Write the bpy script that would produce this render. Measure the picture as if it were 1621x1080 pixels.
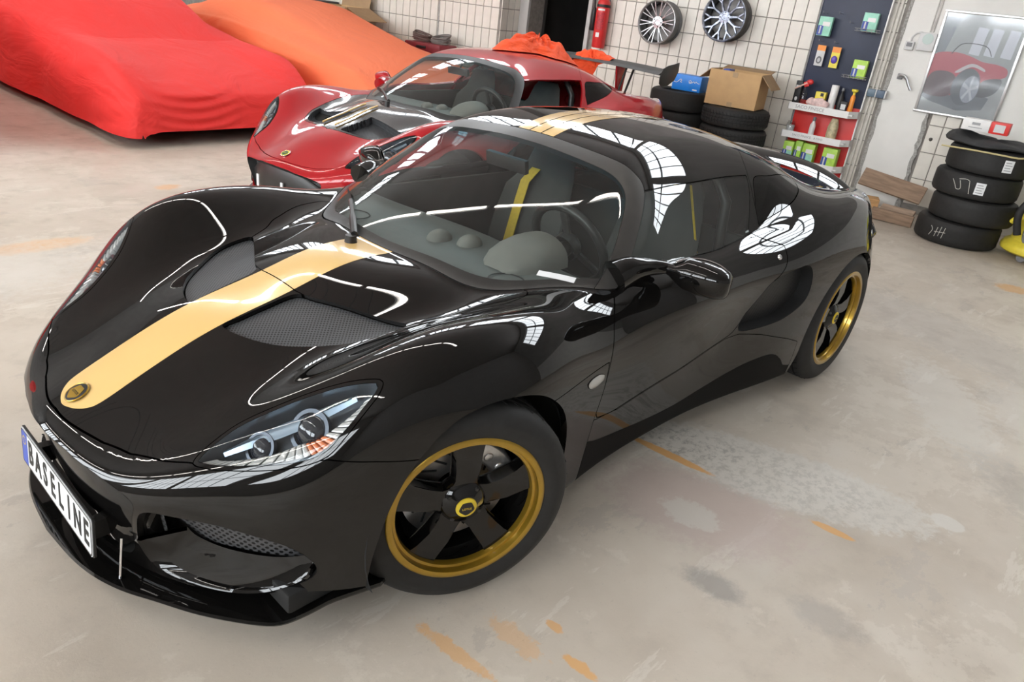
import bpy, bmesh, math, random
import numpy as np
from mathutils import Matrix, Vector

for o in list(bpy.data.objects): bpy.data.objects.remove(o)
SC = bpy.context.scene
COL = SC.collection
random.seed(7); RNG = np.random.default_rng(7)

# ---------------------------------------------------------------- camera
CAMP = (1.12044, 1.86145, 1.50272, -2.42462, -0.43449, 0.12400, 1174.03064)
def set_camera(x, y, z, yaw, pit, rol, f):
    fw = np.array([math.cos(pit)*math.cos(yaw), math.cos(pit)*math.sin(yaw), math.sin(pit)])
    r = np.cross(fw, [0, 0, 1]); r /= np.linalg.norm(r); u = np.cross(r, fw)
    r2 = math.cos(rol)*r + math.sin(rol)*u; u2 = -math.sin(rol)*r + math.cos(rol)*u
    cd = bpy.data.cameras.new('camera'); co = bpy.data.objects.new('camera', cd); COL.objects.link(co)
    cd.sensor_width = 36; cd.lens = f/1621*36; cd.clip_start = .05
    co.matrix_world = Matrix(((r2[0], u2[0], -fw[0], x), (r2[1], u2[1], -fw[1], y), (r2[2], u2[2], -fw[2], z), (0, 0, 0, 1)))
    SC.camera = co
set_camera(*CAMP)

# ---------------------------------------------------------------- world, exposure
w = bpy.data.worlds.new('daylight'); SC.world = w; w.use_nodes = True
w.node_tree.nodes['Background'].inputs[0].default_value = (.75, .85, 1, 1)
w.node_tree.nodes['Background'].inputs[1].default_value = 1.0
SC.view_settings.view_transform = 'Standard'; SC.view_settings.look = 'None'
SC.view_settings.gamma = 1; SC.view_settings.use_curve_mapping = False
SC.view_settings.exposure = 0.22
WINDOW_GLOW = 11.0      # daylight behind the high windows
TUBE_GLOW = 27.0        # fluorescent tubes

# ---------------------------------------------------------------- materials
MATS = {}
def nodes_of(name):
    m = bpy.data.materials.new(name); m.use_nodes = True; nt = m.node_tree
    return m, nt, nt.nodes['Principled BSDF']
def mat(name, col, rough=.5, metal=0., coat=0., var=.0, scale=30., bump=0., spec=.5, emit=None, stretch=None, bscale=None, detail=3.):
    """principled material with a little procedural colour variation and relief"""
    if name in MATS: return MATS[name]
    m, nt, b = nodes_of(name); L = nt.links
    b.inputs['Base Color'].default_value = (*col, 1); b.inputs['Roughness'].default_value = rough
    b.inputs['Metallic'].default_value = metal; b.inputs['Coat Weight'].default_value = coat
    b.inputs['Coat Roughness'].default_value = .02; b.inputs['Specular IOR Level'].default_value = spec
    if var or bump:
        tc = nt.nodes.new('ShaderNodeTexCoord'); n = nt.nodes.new('ShaderNodeTexNoise')
        n.inputs['Scale'].default_value = scale; n.inputs['Detail'].default_value = detail
        src = tc.outputs['Object']
        if stretch:
            mp = nt.nodes.new('ShaderNodeMapping'); mp.inputs['Scale'].default_value = stretch; L.new(src, mp.inputs[0]); src = mp.outputs[0]
        L.new(src, n.inputs['Vector'])
        if var:
            r = nt.nodes.new('ShaderNodeValToRGB'); r.color_ramp.elements[0].position = .3; r.color_ramp.elements[1].position = .7
            r.color_ramp.elements[0].color = (*[c*(1-var) for c in col], 1); r.color_ramp.elements[1].color = (*[min(1, c*(1+var)) for c in col], 1)
            L.new(n.outputs['Fac'], r.inputs[0]); L.new(r.outputs[0], b.inputs['Base Color'])
        if bump:
            n2 = n
            if bscale:
                n2 = nt.nodes.new('ShaderNodeTexNoise'); n2.inputs['Scale'].default_value = bscale; n2.inputs['Detail'].default_value = 3; L.new(src, n2.inputs['Vector'])
            bp = nt.nodes.new('ShaderNodeBump'); bp.inputs['Strength'].default_value = bump; bp.inputs['Distance'].default_value = .01
            L.new(n2.outputs['Fac'], bp.inputs['Height']); L.new(bp.outputs[0], b.inputs['Normal'])
    if emit:
        b.inputs['Emission Color'].default_value = (*col, 1); b.inputs['Emission Strength'].default_value = emit
    MATS[name] = m; return m
def glass(name, tint=(.75, .8, .78), ior=1.5, rough=0., extra=0., dust_haze=0., band=None):
    """thin pane: what is behind it, tinted, under a fresnel reflection"""
    if name in MATS: return MATS[name]
    m = bpy.data.materials.new(name); m.use_nodes = True; nt = m.node_tree; nt.nodes.clear(); L = nt.links
    out = nt.nodes.new('ShaderNodeOutputMaterial'); mx = nt.nodes.new('ShaderNodeMixShader')
    tr = nt.nodes.new('ShaderNodeBsdfTransparent'); gl = nt.nodes.new('ShaderNodeBsdfGlossy'); fr = nt.nodes.new('ShaderNodeLayerWeight')
    tr.inputs[0].default_value = (*tint, 1); gl.inputs['Roughness'].default_value = rough; fr.inputs[0].default_value = .5
    r0 = ((ior-1)/(ior+1))**2                # schlick reflectance, alike from both sides of a thin pane
    pw = nt.nodes.new('ShaderNodeMath'); pw.operation = 'POWER'; pw.inputs[1].default_value = 5; L.new(fr.outputs['Facing'], pw.inputs[0])
    sc_ = nt.nodes.new('ShaderNodeMath'); sc_.operation = 'MULTIPLY_ADD'; sc_.inputs[1].default_value = 1-r0; sc_.inputs[2].default_value = r0; L.new(pw.outputs[0], sc_.inputs[0])
    a = nt.nodes.new('ShaderNodeMath'); a.operation = 'ADD'; a.inputs[1].default_value = extra; L.new(sc_.outputs[0], a.inputs[0])
    L.new(a.outputs[0], mx.inputs[0]); L.new(tr.outputs[0], mx.inputs[1]); L.new(gl.outputs[0], mx.inputs[2]); 
    if band:      # shade band along the upper edge
        tcb = nt.nodes.new('ShaderNodeTexCoord'); sx = nt.nodes.new('ShaderNodeSeparateXYZ'); L.new(tcb.outputs['Object'], sx.inputs[0])
        br = nt.nodes.new('ShaderNodeMapRange'); br.inputs[1].default_value = band[0]; br.inputs[2].default_value = band[1]; L.new(sx.outputs['X'], br.inputs[0])
        bm_ = nt.nodes.new('ShaderNodeMix'); bm_.data_type = 'RGBA'; bm_.inputs[6].default_value = (*tint, 1); bm_.inputs[7].default_value = (*band[2], 1)
        L.new(br.outputs[0], bm_.inputs[0]); L.new(bm_.outputs[2], tr.inputs[0])
    last = mx.outputs[0]
    if dust_haze:      # streaky film: dust on the windscreen, painted-in grey reflection on side glass
        tc = nt.nodes.new('ShaderNodeTexCoord'); n = nt.nodes.new('ShaderNodeTexNoise'); n.inputs['Scale'].default_value = 3; n.inputs['Detail'].default_value = 4; L.new(tc.outputs['Object'], n.inputs['Vector'])
        mr = nt.nodes.new('ShaderNodeMapRange'); mr.inputs[1].default_value = .3; mr.inputs[2].default_value = .7; mr.inputs[3].default_value = dust_haze*.5; mr.inputs[4].default_value = dust_haze*1.5; L.new(n.outputs['Fac'], mr.inputs[0])
        df = nt.nodes.new('ShaderNodeBsdfDiffuse'); df.inputs[0].default_value = (.55, .55, .52, 1); m2 = nt.nodes.new('ShaderNodeMixShader')
        L.new(mr.outputs[0], m2.inputs[0]); L.new(last, m2.inputs[1]); L.new(df.outputs[0], m2.inputs[2]); last = m2.outputs[0]
    L.new(last, out.inputs[0])
    MATS[name] = m; return m
def mesh_mat(name, scale, wire=(.10, .105, .11), hole=(.004, .004, .004), axes=('X', 'Y'), thr=.62):
    """fine woven grille: hexagonal openings from a voronoi lattice"""
    if name in MATS: return MATS[name]
    m, nt, b = nodes_of(name); L = nt.links
    tc = nt.nodes.new('ShaderNodeTexCoord'); sep = nt.nodes.new('ShaderNodeSeparateXYZ'); L.new(tc.outputs['Object'], sep.inputs[0])
    def mth(op, a, bb=None, clampv=None):
        n = nt.nodes.new('ShaderNodeMath'); n.operation = op
        for i, v in enumerate((a, bb)):
            if v is None: continue
            if isinstance(v, (int, float)): n.inputs[i].default_value = v
            else: L.new(v, n.inputs[i])
        return n.outputs[0]
    u = mth('MULTIPLY', sep.outputs[axes[0]], scale); v = mth('MULTIPLY', sep.outputs[axes[1]], scale)
    p = mth('ADD', u, v); q = mth('SUBTRACT', u, v)
    c = mth('ABSOLUTE', mth('COSINE', p)); d = mth('ABSOLUTE', mth('COSINE', q))
    h = mth('MINIMUM', mth('SUBTRACT', 1., mth('MULTIPLY', c, c)), mth('SUBTRACT', 1., mth('MULTIPLY', d, d)))
    k = mth('GREATER_THAN', h, thr)
    mx = nt.nodes.new('ShaderNodeMix'); mx.data_type = 'RGBA'; mx.inputs[7].default_value = (*hole, 1); mx.inputs[6].default_value = (*wire, 1)
    k2 = mth('LESS_THAN', mth('MULTIPLY', mth('SUBTRACT', 1., mth('MULTIPLY', c, c)), mth('SUBTRACT', 1., mth('MULTIPLY', d, d))), 1-thr)
    mx.inputs[6].default_value = (*hole, 1); mx.inputs[7].default_value = (*wire, 1)
    L.new(k2, mx.inputs[0]); L.new(mx.outputs[2], b.inputs['Base Color'])
    b.inputs['Roughness'].default_value = .45
    bp = nt.nodes.new('ShaderNodeBump'); bp.inputs['Strength'].default_value = .6; bp.inputs['Distance'].default_value = .003
    L.new(k2, bp.inputs['Height']); L.new(bp.outputs[0], b.inputs['Normal'])
    MATS[name] = m; return m

# ---------------------------------------------------------------- mesh helpers
def link(o, parent=None):
    COL.objects.link(o)
    if parent is not None: o.parent = parent
    return o
def empty(name, loc=(0, 0, 0), rz=0., parent=None):
    o = bpy.data.objects.new(name, None); o.location = loc; o.rotation_euler = (0, 0, rz); o.empty_display_size = .1
    return link(o, parent)
def tag(o, label, cat, group=None):
    o['label'] = label; o['category'] = cat
    if group: o['group'] = group
    return o
def struct(o): o['kind'] = 'structure'; return o
def raw(name, V, F, m, parent=None, N=None, smooth=True):
    """numpy verts + tri/quad array -> object, optional custom normals"""
    V = np.asarray(V, np.float32); F = np.asarray(F, np.int32)
    me = bpy.data.meshes.new(name); k = F.shape[1]
    me.vertices.add(len(V)); me.vertices.foreach_set('co', V.ravel())
    me.loops.add(F.size); me.loops.foreach_set('vertex_index', F.ravel())
    me.polygons.add(len(F)); me.polygons.foreach_set('loop_start', np.arange(0, F.size, k, dtype=np.int32))
    me.update(calc_edges=True)
    me.polygons.foreach_set('use_smooth', np.full(len(F), smooth))
    if N is not None: me.normals_split_custom_set_from_vertices(np.asarray(N, np.float32))
    me.materials.append(m)
    return link(bpy.data.objects.new(name, me), parent)
class MB:
    """collects shapes for one mesh object"""
    def __init__(s): s.b = bmesh.new(); s.mi = 0
    def _add(s, V, F, M=None):
        vs = [s.b.verts.new((M @ Vector(v)) if M else v) for v in V]
        for f in F:
            try: fc = s.b.faces.new([vs[i] for i in f]); fc.material_index = s.mi
            except ValueError: pass
        return s
    def box(s, c, d, rz=0., rx=0., ry=0.):
        M = Matrix.Translation(c) @ Matrix.Rotation(rz, 4, 'Z') @ Matrix.Rotation(ry, 4, 'Y') @ Matrix.Rotation(rx, 4, 'X')
        x, y, z = [q/2 for q in d]
        V = [(-x, -y, -z), (x, -y, -z), (x, y, -z), (-x, y, -z), (-x, -y, z), (x, -y, z), (x, y, z), (-x, y, z)]
        return s._add(V, [(0, 3, 2, 1), (4, 5, 6, 7), (0, 1, 5, 4), (1, 2, 6, 5), (2, 3, 7, 6), (3, 0, 4, 7)], M)
    def lathe(s, prof, M=None, n=48, a0=0., a1=2*math.pi):
        """prof: (r, h) around local Z"""
        full = abs(a1-a0-2*math.pi) < 1e-6; m = n if full else n+1
        V = [(r*math.cos(a0+(a1-a0)*i/n), r*math.sin(a0+(a1-a0)*i/n), h) for i in range(m) for r, h in prof]
        k = len(prof); F = []
        for i in range(n):
            j = (i+1) % m
            for q in range(k-1): F.append((i*k+q, j*k+q, j*k+q+1, i*k+q+1))
        return s._add(V, F, M)
    def tube(s, pts, r, n=8, cap=True, M=None):
        pts = [Vector([float(q) for q in p]) for p in pts]; V = []; F = []; up = None
        for i, p in enumerate(pts):
            d = (pts[min(i+1, len(pts)-1)]-pts[max(i-1, 0)]).normalized()
            if up is None: up = Vector((0, 0, 1)) if abs(d.z) < .9 else Vector((1, 0, 0))
            a = d.cross(up).normalized(); bb = a.cross(d).normalized(); up = bb
            rr = float(r[i] if isinstance(r, (list, tuple)) else r)
            for q in range(n):
                t = 2*math.pi*q/n; V.append(p+rr*(math.cos(t)*a+math.sin(t)*bb))
        for i in range(len(pts)-1):
            for q in range(n): F.append((i*n+q, i*n+(q+1) % n, (i+1)*n+(q+1) % n, (i+1)*n+q))
        if cap: F.append(tuple(range(n-1, -1, -1))); F.append(tuple((len(pts)-1)*n+q for q in range(n)))
        return s._add([tuple(v) for v in V], F, M)
    def prism(s, out, h0, h1, M=None):
        """2d outline extruded along local Z"""
        n = len(out); V = [(x, y, h0) for x, y in out]+[(x, y, h1) for x, y in out]
        F = [tuple(range(n-1, -1, -1)), tuple(range(n, 2*n))]+[(i, (i+1) % n, n+(i+1) % n, n+i) for i in range(n)]
        return s._add(V, F, M)
    def loft(s, rings, closed=True, cap=True, M=None):
        n = len(rings[0]); V = [p for r in rings for p in r]; F = []
        for i in range(len(rings)-1):
            for q in range(n if closed else n-1): F.append((i*n+q, i*n+(q+1) % n, (i+1)*n+(q+1) % n, (i+1)*n+q))
        if cap and closed: F.append(tuple(range(n-1, -1, -1))); F.append(tuple((len(rings)-1)*n+q for q in range(n)))
        return s._add(V, F, M)
    def sphere(s, c, r, n=16, sc=(1, 1, 1)):
        M = Matrix.Translation(c) @ Matrix.Diagonal((*sc, 1))
        pr = [(max(r*math.sin(math.pi*i/n), 1e-4), -r*math.cos(math.pi*i/n)) for i in range(n+1)]
        return s.lathe(pr, M, n=2*n)
    def build(s, name, m, parent=None, bevel=0., seg=2, smooth=True, angle=40, loc=None, rot=None, subd=0):
        bmesh.ops.remove_doubles(s.b, verts=s.b.verts, dist=1e-5)
        if bevel:
            ed = [e for e in s.b.edges if len(e.link_faces) == 2 and e.calc_face_angle(0) > math.radians(30)]
            bmesh.ops.bevel(s.b, geom=ed, offset=bevel, segments=seg, profile=.5, affect='EDGES', clamp_overlap=True)
        bmesh.ops.recalc_face_normals(s.b, faces=s.b.faces)
        me = bpy.data.meshes.new(name); s.b.to_mesh(me); s.b.free()
        for q in (m if isinstance(m, (list, tuple)) else [m]): me.materials.append(q)
        if smooth:
            me.shade_smooth(); me.set_sharp_from_angle(angle=math.radians(angle))
        o = bpy.data.objects.new(name, me); link(o, parent)
        if subd:
            md = o.modifiers.new('s', 'SUBSURF'); md.levels = subd; md.render_levels = subd
        if loc is not None: o.location = loc
        if rot is not None: o.rotation_euler = rot
        return o
def axisY(c=(0, 0, 0)):     # local Z -> world +Y
    return Matrix.Translation(c) @ Matrix.Rotation(-math.pi/2, 4, 'X')
def axisX(c=(0, 0, 0)):     # local Z -> world +X
    return Matrix.Translation(c) @ Matrix.Rotation(math.pi/2, 4, 'Y')
def text_mesh(body, size, name, m, parent, mtx, sx=1., ext=.0006, bold=0.):
    cu = bpy.data.curves.new(name, 'FONT'); cu.body = body; cu.size = size; cu.align_x = 'CENTER'; cu.align_y = 'CENTER'; cu.extrude = ext; cu.resolution_u = 3; cu.offset = bold
    t = bpy.data.objects.new(name, cu); COL.objects.link(t); dg = bpy.context.evaluated_depsgraph_get(); dg.update()
    me = bpy.data.meshes.new_from_object(t.evaluated_get(dg)); COL.objects.unlink(t); bpy.data.objects.remove(t)
    me.transform(mtx @ Matrix.Diagonal((sx, 1, 1, 1))); me.materials.clear(); me.materials.append(m); me.name = name
    return link(bpy.data.objects.new(name, me), parent)
def frame_mtx(o, x, y):
    """matrix whose local X,Y are the given directions, at o"""
    x = Vector(x).normalized(); z = x.cross(Vector(y)).normalized(); y = z.cross(x)
    return Matrix(((x.x, y.x, z.x, o[0]), (x.y, y.y, z.y, o[1]), (x.z, y.z, z.z, o[2]), (0, 0, 0, 1)))
def crom(P, n=8, closed=True):
    """catmull-rom through points"""
    P = np.array(P, float); N = len(P); out = []
    for i in range(N if closed else N-1):
        if closed: a, b, c, d = P[(i-1) % N], P[i], P[(i+1) % N], P[(i+2) % N]
        else: a, b, c, d = P[max(i-1, 0)], P[i], P[i+1], P[min(i+2, N-1)]
        for t in np.arange(n)/n:
            out.append(.5*((2*b)+(c-a)*t+(2*a-5*b+4*c-d)*t*t+(3*b-a-3*c+d)*t**3))
    if not closed: out.append(P[-1])
    return np.array(out)
# ================================================================ the hall
WE = Vector((-.1075, .9942, 0)).normalized(); WN = Vector((.9942, .1075, 0)).normalized(); W0 = Vector((-6.9, 0, 0))
WRZ = math.atan2(WE.y, WE.x)
def wl(s, off, z): return W0+WE*s+WN*off+Vector((0, 0, z))
WM = Matrix.Translation(W0) @ Matrix.Rotation(WRZ, 4, 'Z')      # local x along the wall (to the right), local -y out of the wall
def project(p):
    x, y, z, yaw, pit, rol, f = CAMP
    q = SC.camera.matrix_world.inverted() @ Vector(p)
    return (810.5+f*q.x/-q.z, 540-f*q.y/-q.z) if q.z < 0 else (-1e4, -1e4)
SC.view_layers[0].update()

def floor_material():
    m, nt, b = nodes_of('worn concrete'); L = nt.links
    tc = nt.nodes.new('ShaderNodeTexCoord'); P = tc.outputs['Object']
    def noise(scale, det=4, rough=.6, st=None):
        n = nt.nodes.new('ShaderNodeTexNoise'); n.inputs['Scale'].default_value = scale; n.inputs['Detail'].default_value = det; n.inputs['Roughness'].default_value = rough
        src = P
        if st:
            mp = nt.nodes.new('ShaderNodeMapping'); mp.inputs['Scale'].default_value = st[0]; mp.inputs['Rotation'].default_value = (0, 0, st[1]); L.new(P, mp.inputs[0]); src = mp.outputs[0]
        L.new(src, n.inputs['Vector']); return n.outputs['Fac']
    def ramp(f, stops):
        r = nt.nodes.new('ShaderNodeValToRGB'); e = r.color_ramp.elements
        while len(e) < len(stops): e.new(.5)
        for q, (p, c) in zip(e, stops): q.position = p; q.color = (*c, 1)
        L.new(f, r.inputs[0]); return r.outputs[0]
    def mixc(f, a, c):
        x = nt.nodes.new('ShaderNodeMix'); x.data_type = 'RGBA'; L.new(f, x.inputs[0]); L.new(a, x.inputs[6])
        if isinstance(c, tuple): x.inputs[7].default_value = (*c, 1)
        else: L.new(c, x.inputs[7])
        return x.outputs[2]
    def rng(f, a, c, lo=0., hi=1.):
        x = nt.nodes.new('ShaderNodeMapRange'); x.interpolation_type = 'SMOOTHSTEP'
        for i, v in zip((1, 2, 3, 4), (a, c, lo, hi)): x.inputs[i].default_value = v
        L.new(f, x.inputs[0]); return x.outputs[0]
    big = noise(.9, 5, .62); mid = noise(4.5, 6, .65); fine = noise(60, 4, .7)
    str_ = noise(3., 6, .7, ((.55, 2.6, 1), .95))
    col = ramp(big, [(.30, (.47, .405, .33)), (.48, (.55, .485, .405)), (.62, (.60, .54, .46)), (.8, (.53, .48, .42))])
    col = mixc(rng(mid, .5, .70, 0, .45), col, (.42, .37, .315))
    col = mixc(rng(noise(1.3, 9, .72), .535, .565, 0, .40), col, (.66, .60, .515))
    col = mixc(rng(noise(1.9, 9, .74, ((1, 1.6, 1), .5)), .585, .61, 0, .50), col, (.43, .385, .335))
    col = mixc(rng(str_, .60, .63, 0, .45), col, (.68, .63, .555))
    col = mixc(rng(noise(.7, 9, .7), .60, .66, 0, .40), col, (.47, .42, .375))
    col = mixc(rng(noise(7, 8, .8, ((.25, 3.2, 1), 1.05)), .67, .70, 0, .45), col, (.70, .66, .58))
    col = mixc(rng(noise(14, 8, .8, ((.3, 3., 1), .35)), .69, .72, 0, .5), col, (.33, .29, .25))
    col = mixc(rng(fine, .60, .72, 0, .30), col, (.36, .32, .28))
    edge = noise(24, 8, .72); edge2 = noise(26, 7, .75)
    def blob(c, r, rot, colr, amt=1., soft=.25, amp=.9, speck=None):
        amp = amp*1.9
        nonlocal col
        mp = nt.nodes.new('ShaderNodeMapping'); mp.vector_type = 'TEXTURE'
        mp.inputs['Location'].default_value = (*c, 0); mp.inputs['Rotation'].default_value = (0, 0, rot); mp.inputs['Scale'].default_value = (r[0], r[1], 1)
        L.new(P, mp.inputs[0]); ln = nt.nodes.new('ShaderNodeVectorMath'); ln.operation = 'LENGTH'; L.new(mp.outputs[0], ln.inputs[0])
        a = nt.nodes.new('ShaderNodeMath'); a.operation = 'MULTIPLY_ADD'; a.inputs[1].default_value = amp; L.new(edge, a.inputs[0]); L.new(ln.outputs['Value'], a.inputs[2])
        f = rng(a.outputs[0], 1+amp*.5+soft/2, 1+amp*.5-soft/2, 0, amt)
        if speck is not None:
            q = nt.nodes.new('ShaderNodeMath'); q.operation = 'MULTIPLY'; L.new(f, q.inputs[0]); L.new(rng(edge2, speck-.07, speck+.07), q.inputs[1]); f = q.outputs[0]
        col = mixc(f, col, colr)
    white = (.64, .61, .555); dark = (.24, .225, .21); org = (.72, .38, .12); pink = (.50, .40, .36)
    blob((-.93, 1.02), (.22, .33), .35, pink, .7, .6)
    blob((-.86, 1.02), (.07, .10), .2, (.60, .56, .50), .8, .3)
    blob((-1.33, 1.08), (.20, .56), .32, white, .75, .2, .5)
    blob((-1.30, 1.05), (.19, .50), .32, (.47, .44, .39), .8, .8, .5, speck=.52)
    blob((-1.22, .72), (.12, .24), .4, (.33, .31, .28), .8, .8, .5, speck=.57)
    blob((-1.575, 1.635), (.045, .055), .0, white, .8, .2, .3)
    blob((-1.11, .77), (.022, .17), .10, org, .9, .3, .4)
    blob((-1.18, 1.375), (.018, .07), .12, org, .8, .3, .4)
    blob((-.62, 1.245), (.05, .09), .1, dark, .6, .9)
    blob((-.76, 1.53), (.06, .10), .1, dark, .35, .9)
    blob((-.08, 1.17), (.016, .05), .1, org, .8, .4, 1.)
    blob((-.13, 1.045), (.014, .025), .1, org, .7, .4, 1.)
    blob((.13, .93), (.02, .12), .1, org, .6, .4, 1.4)
    blob((-.02, 1.0), (.03, .09), .0, org, .4, .4, 1.6)
    blob((-1.04, -3.41), (.09, .06), .3, org, .55, .6)
    blob((.05, -2.52), (.26, .09), .05, org, .55, .6)
    blob((-5.1, 1.12), (.10, .12), .6, org, .6, .5)
    blob((-2.6, 1.35), (.5, .16), .5, white, .5, .5, 1.2)
    blob((-2.0, 1.9), (.35, .16), 1.0, dark, .3, .9, 1.2)
    blob((-2.75, 1.75), (.45, .2), .7, white, .4, .5, 1.2)
    blob((-3.6, 1.1), (.9, .3), 1.2, (.40, .37, .34), .4, .8, 1.2)
    blob((.6, -2.2), (.8, .4), .2, (.62, .59, .54), .5, .8, 1.2)
    L.new(col, b.inputs['Base Color'])
    rr = rng(mid, .35, .7, .42, .72); L.new(rr, b.inputs['Roughness'])
    bp = nt.nodes.new('ShaderNodeBump'); bp.inputs['Strength'].default_value = .25; bp.inputs['Distance'].default_value = .004
    L.new(edge2, bp.inputs['Height']); L.new(bp.outputs[0], b.inputs['Normal'])
    b.inputs['Specular IOR Level'].default_value = .35
    return m
S0_, S1_, D1_ = -17., 6.5, 15.5
q = [wl(S0_, -3., 0), wl(S1_, -3., 0), wl(S1_, D1_, 0), wl(S0_, D1_, 0)]
fl = MB(); fl._add([tuple(v) for v in q]+[tuple(v-Vector((0, 0, .2))) for v in q], [(0, 1, 2, 3), (7, 6, 5, 4), (0, 4, 5, 1), (1, 5, 6, 2), (2, 6, 7, 3), (3, 7, 4, 0)])
struct(fl.build('floor', floor_material(), smooth=False))

M_plaster = mat('white plaster', (.74, .73, .70), .8, var=.05, scale=3, bump=.15, bscale=50)
M_grout = mat('tile grout', (.24, .22, .20), .9, var=.2, scale=20)
M_tile = mat('cream glazed tile', (.70, .665, .60), .28, var=.05, scale=9, bump=.03)
M_mortar = mat('grey mortar', (.33, .32, .30), .9, var=.3, scale=60, bump=.5)
M_ceil = mat('ceiling boards', (.27, .25, .235), .8, var=.08, scale=2)
HZ, WB0, WB1 = 6.4, 4.4, 5.9
DOOR = (-5.07, -4.20, 2.1); STEP = -5.21; SD = .384
back = MB()
def wbox(mb, s0, s1, o0, o1, z0, z1):      # in wall frame
    c = wl((s0+s1)/2, (o0+o1)/2, (z0+z1)/2); return mb.box(c, (s1-s0, abs(o1-o0), z1-z0), rz=WRZ)
wbox(back, STEP, DOOR[0], -.3, -.008, 0, 2.1)
wbox(back, DOOR[1], S1_, -.3, -.008, 0, 2.1)
wbox(back, S0_, STEP, -.3, SD-.008, 0, 2.1)
wall_back = struct(back.build('wall_back', M_grout, smooth=False))
up = MB(); wbox(up, STEP, S1_, -.3, 0, 2.1, WB0); wbox(up, S0_, STEP, -.3, SD, 2.1, WB0); wbox(up, S0_, S1_, -.3, 0, WB1, HZ)
M_upper = mat('grey upper wall', (.30, .29, .28), .8, var=.1, scale=2)
struct(up.build('wall_upper', M_upper, smooth=False))
pl = MB(); wbox(pl, -.72, -.30, -.01, .006, 0, 2.1)
pl_o = pl.build('plaster_panel', M_plaster, wall_back, smooth=False)
pl = MB(); wbox(pl, .10, S1_, -.01, .004, 0, 2.1); wbox(pl, -.30, .10, -.01, .005, 1.085, 2.1)
pl.build('plaster_panel', M_plaster, wall_back, smooth=False)
def ragged(s0, z0, z1, wdt, seed):
    r = random.Random(seed); n = 26; L_ = []; R_ = []
    for i in range(n+1):
        z = z0+(z1-z0)*i/n; L_.append((s0-wdt*r.uniform(.3, 1.), z)); R_.append((s0+wdt*r.uniform(.3, 1.1), z))
    mb = MB(); mb.prism(L_+R_[::-1], 0, .010, frame_mtx(W0, WE, (0, 0, 1)))
    return mb.build('mortar_seam', M_mortar, wall_back, smooth=False)
ragged(-.728, .0, 2.1, .022, 3); ragged(-.295, .0, 1.1, .026, 5)
# cream tiles: one shared slab, each tile its own object; the smallest ones far off are joined
TW, TH = .128, .25
def tile_mesh():
    mb = bmesh.new(); bmesh.ops.create_cube(mb, size=1.)
    for v in mb.verts: v.co = (v.co.x*(TW-.007), v.co.y*.010, v.co.z*(TH-.007))
    top = [e for e in mb.edges if all(v.co.y < 0 for v in e.verts)]
    bmesh.ops.bevel(mb, geom=top, offset=.003, segments=1, affect='EDGES')
    me = bpy.data.meshes.new('tile'); mb.to_mesh(me); mb.free(); me.materials.append(M_tile); return me
tile_me = tile_mesh(); cells = []
def tile_field(s0, s1, z1, off, right_face=False):
    k0 = int(math.ceil((s0+2.432)/TW-1e-6)); k1 = int(math.floor((s1+2.432)/TW+1e-6))
    for k in range(k0, k1):
        for r in range(0, int(z1/TH)+1):
            z = .083-TH/2+TH*r
            if z-TH/2 > z1: continue
            s = -2.432+(k+.5)*TW
            for zc in (z,):
                p = wl(s, off, zc); px = project(p)
                if -40 < px[0] < 1660 and -60 < px[1] < 1120 and zc > .0:
                    dist = (p-SC.camera.location).length; cells.append((dist, p, WRZ))
                elif zc > 0: cells.append((99, p, WRZ))
tile_field(-4.20, -.735, 2.05, -.003); tile_field(-.30, .11, 1.08, -.003); tile_field(-9.6, STEP, 2.05, SD-.003)
for k in range(3):
    for r in range(1, 9):
        z = .083-TH/2+TH*r; p = wl(STEP-.003, .064+TW*k, z)
        cells.append(((p-SC.camera.location).length, p, WRZ+math.pi/2))
cells.sort(key=lambda c: c[0])
def visible_cell(p):
    px = project(p)
    return -15 < px[0] < 1636 and -25 < px[1] < 420
near = [c for c in cells if c[0] < 50 and visible_cell(c[1])][:300]; ids = set(id(c) for c in near)
for d, p, rz in near:
    o = bpy.data.objects.new('tile', tile_me); o.parent = wall_back; o.location = p; o.rotation_euler = (0, 0, rz); COL.objects.link(o)
rest = MB()
for c in cells:
    if id(c) not in ids: rest.box(c[1], (TW-.007, .010, TH-.007), rz=c[2])
ro = rest.build('tiles', M_tile, wall_back, smooth=False); ro['kind'] = 'stuff'
# dark vertical expansion joint in the nearer wall
j = MB(); wbox(j, -6.26, -6.235, SD-.02, SD+.006, 0, 2.1); j.build('expansion_joint', M_mortar, wall_back, smooth=False)
# doorway
M_frame = mat('grey door frame', (.46, .45, .44), .5, var=.05, scale=8)
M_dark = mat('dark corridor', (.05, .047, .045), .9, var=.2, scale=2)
d = MB(); wbox(d, DOOR[0]-.135, DOOR[0], -.05, .035, 0, 2.2); wbox(d, DOOR[1], DOOR[1]+.05, -.05, .03, 0, 2.2); wbox(d, DOOR[0], DOOR[1], -.05, .03, 2.1, 2.2)
struct(d.build('door_1', M_frame, bevel=.004, smooth=False))
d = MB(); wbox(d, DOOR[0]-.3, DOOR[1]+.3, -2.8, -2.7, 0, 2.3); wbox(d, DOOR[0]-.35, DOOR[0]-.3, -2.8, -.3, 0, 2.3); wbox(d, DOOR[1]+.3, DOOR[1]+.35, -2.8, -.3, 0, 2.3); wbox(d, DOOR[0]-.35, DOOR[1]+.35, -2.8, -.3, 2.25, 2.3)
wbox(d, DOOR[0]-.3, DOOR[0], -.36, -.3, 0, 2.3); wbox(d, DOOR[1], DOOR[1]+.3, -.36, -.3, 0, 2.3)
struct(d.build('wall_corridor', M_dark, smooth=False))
d = MB(); wbox(d, -4.62, -4.26, -1.4, -1.36, 0, 1.25); struct(d.build('door_2', mat('black door leaf', (.012, .012, .013), .5, var=.1), bevel=.004))
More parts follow.
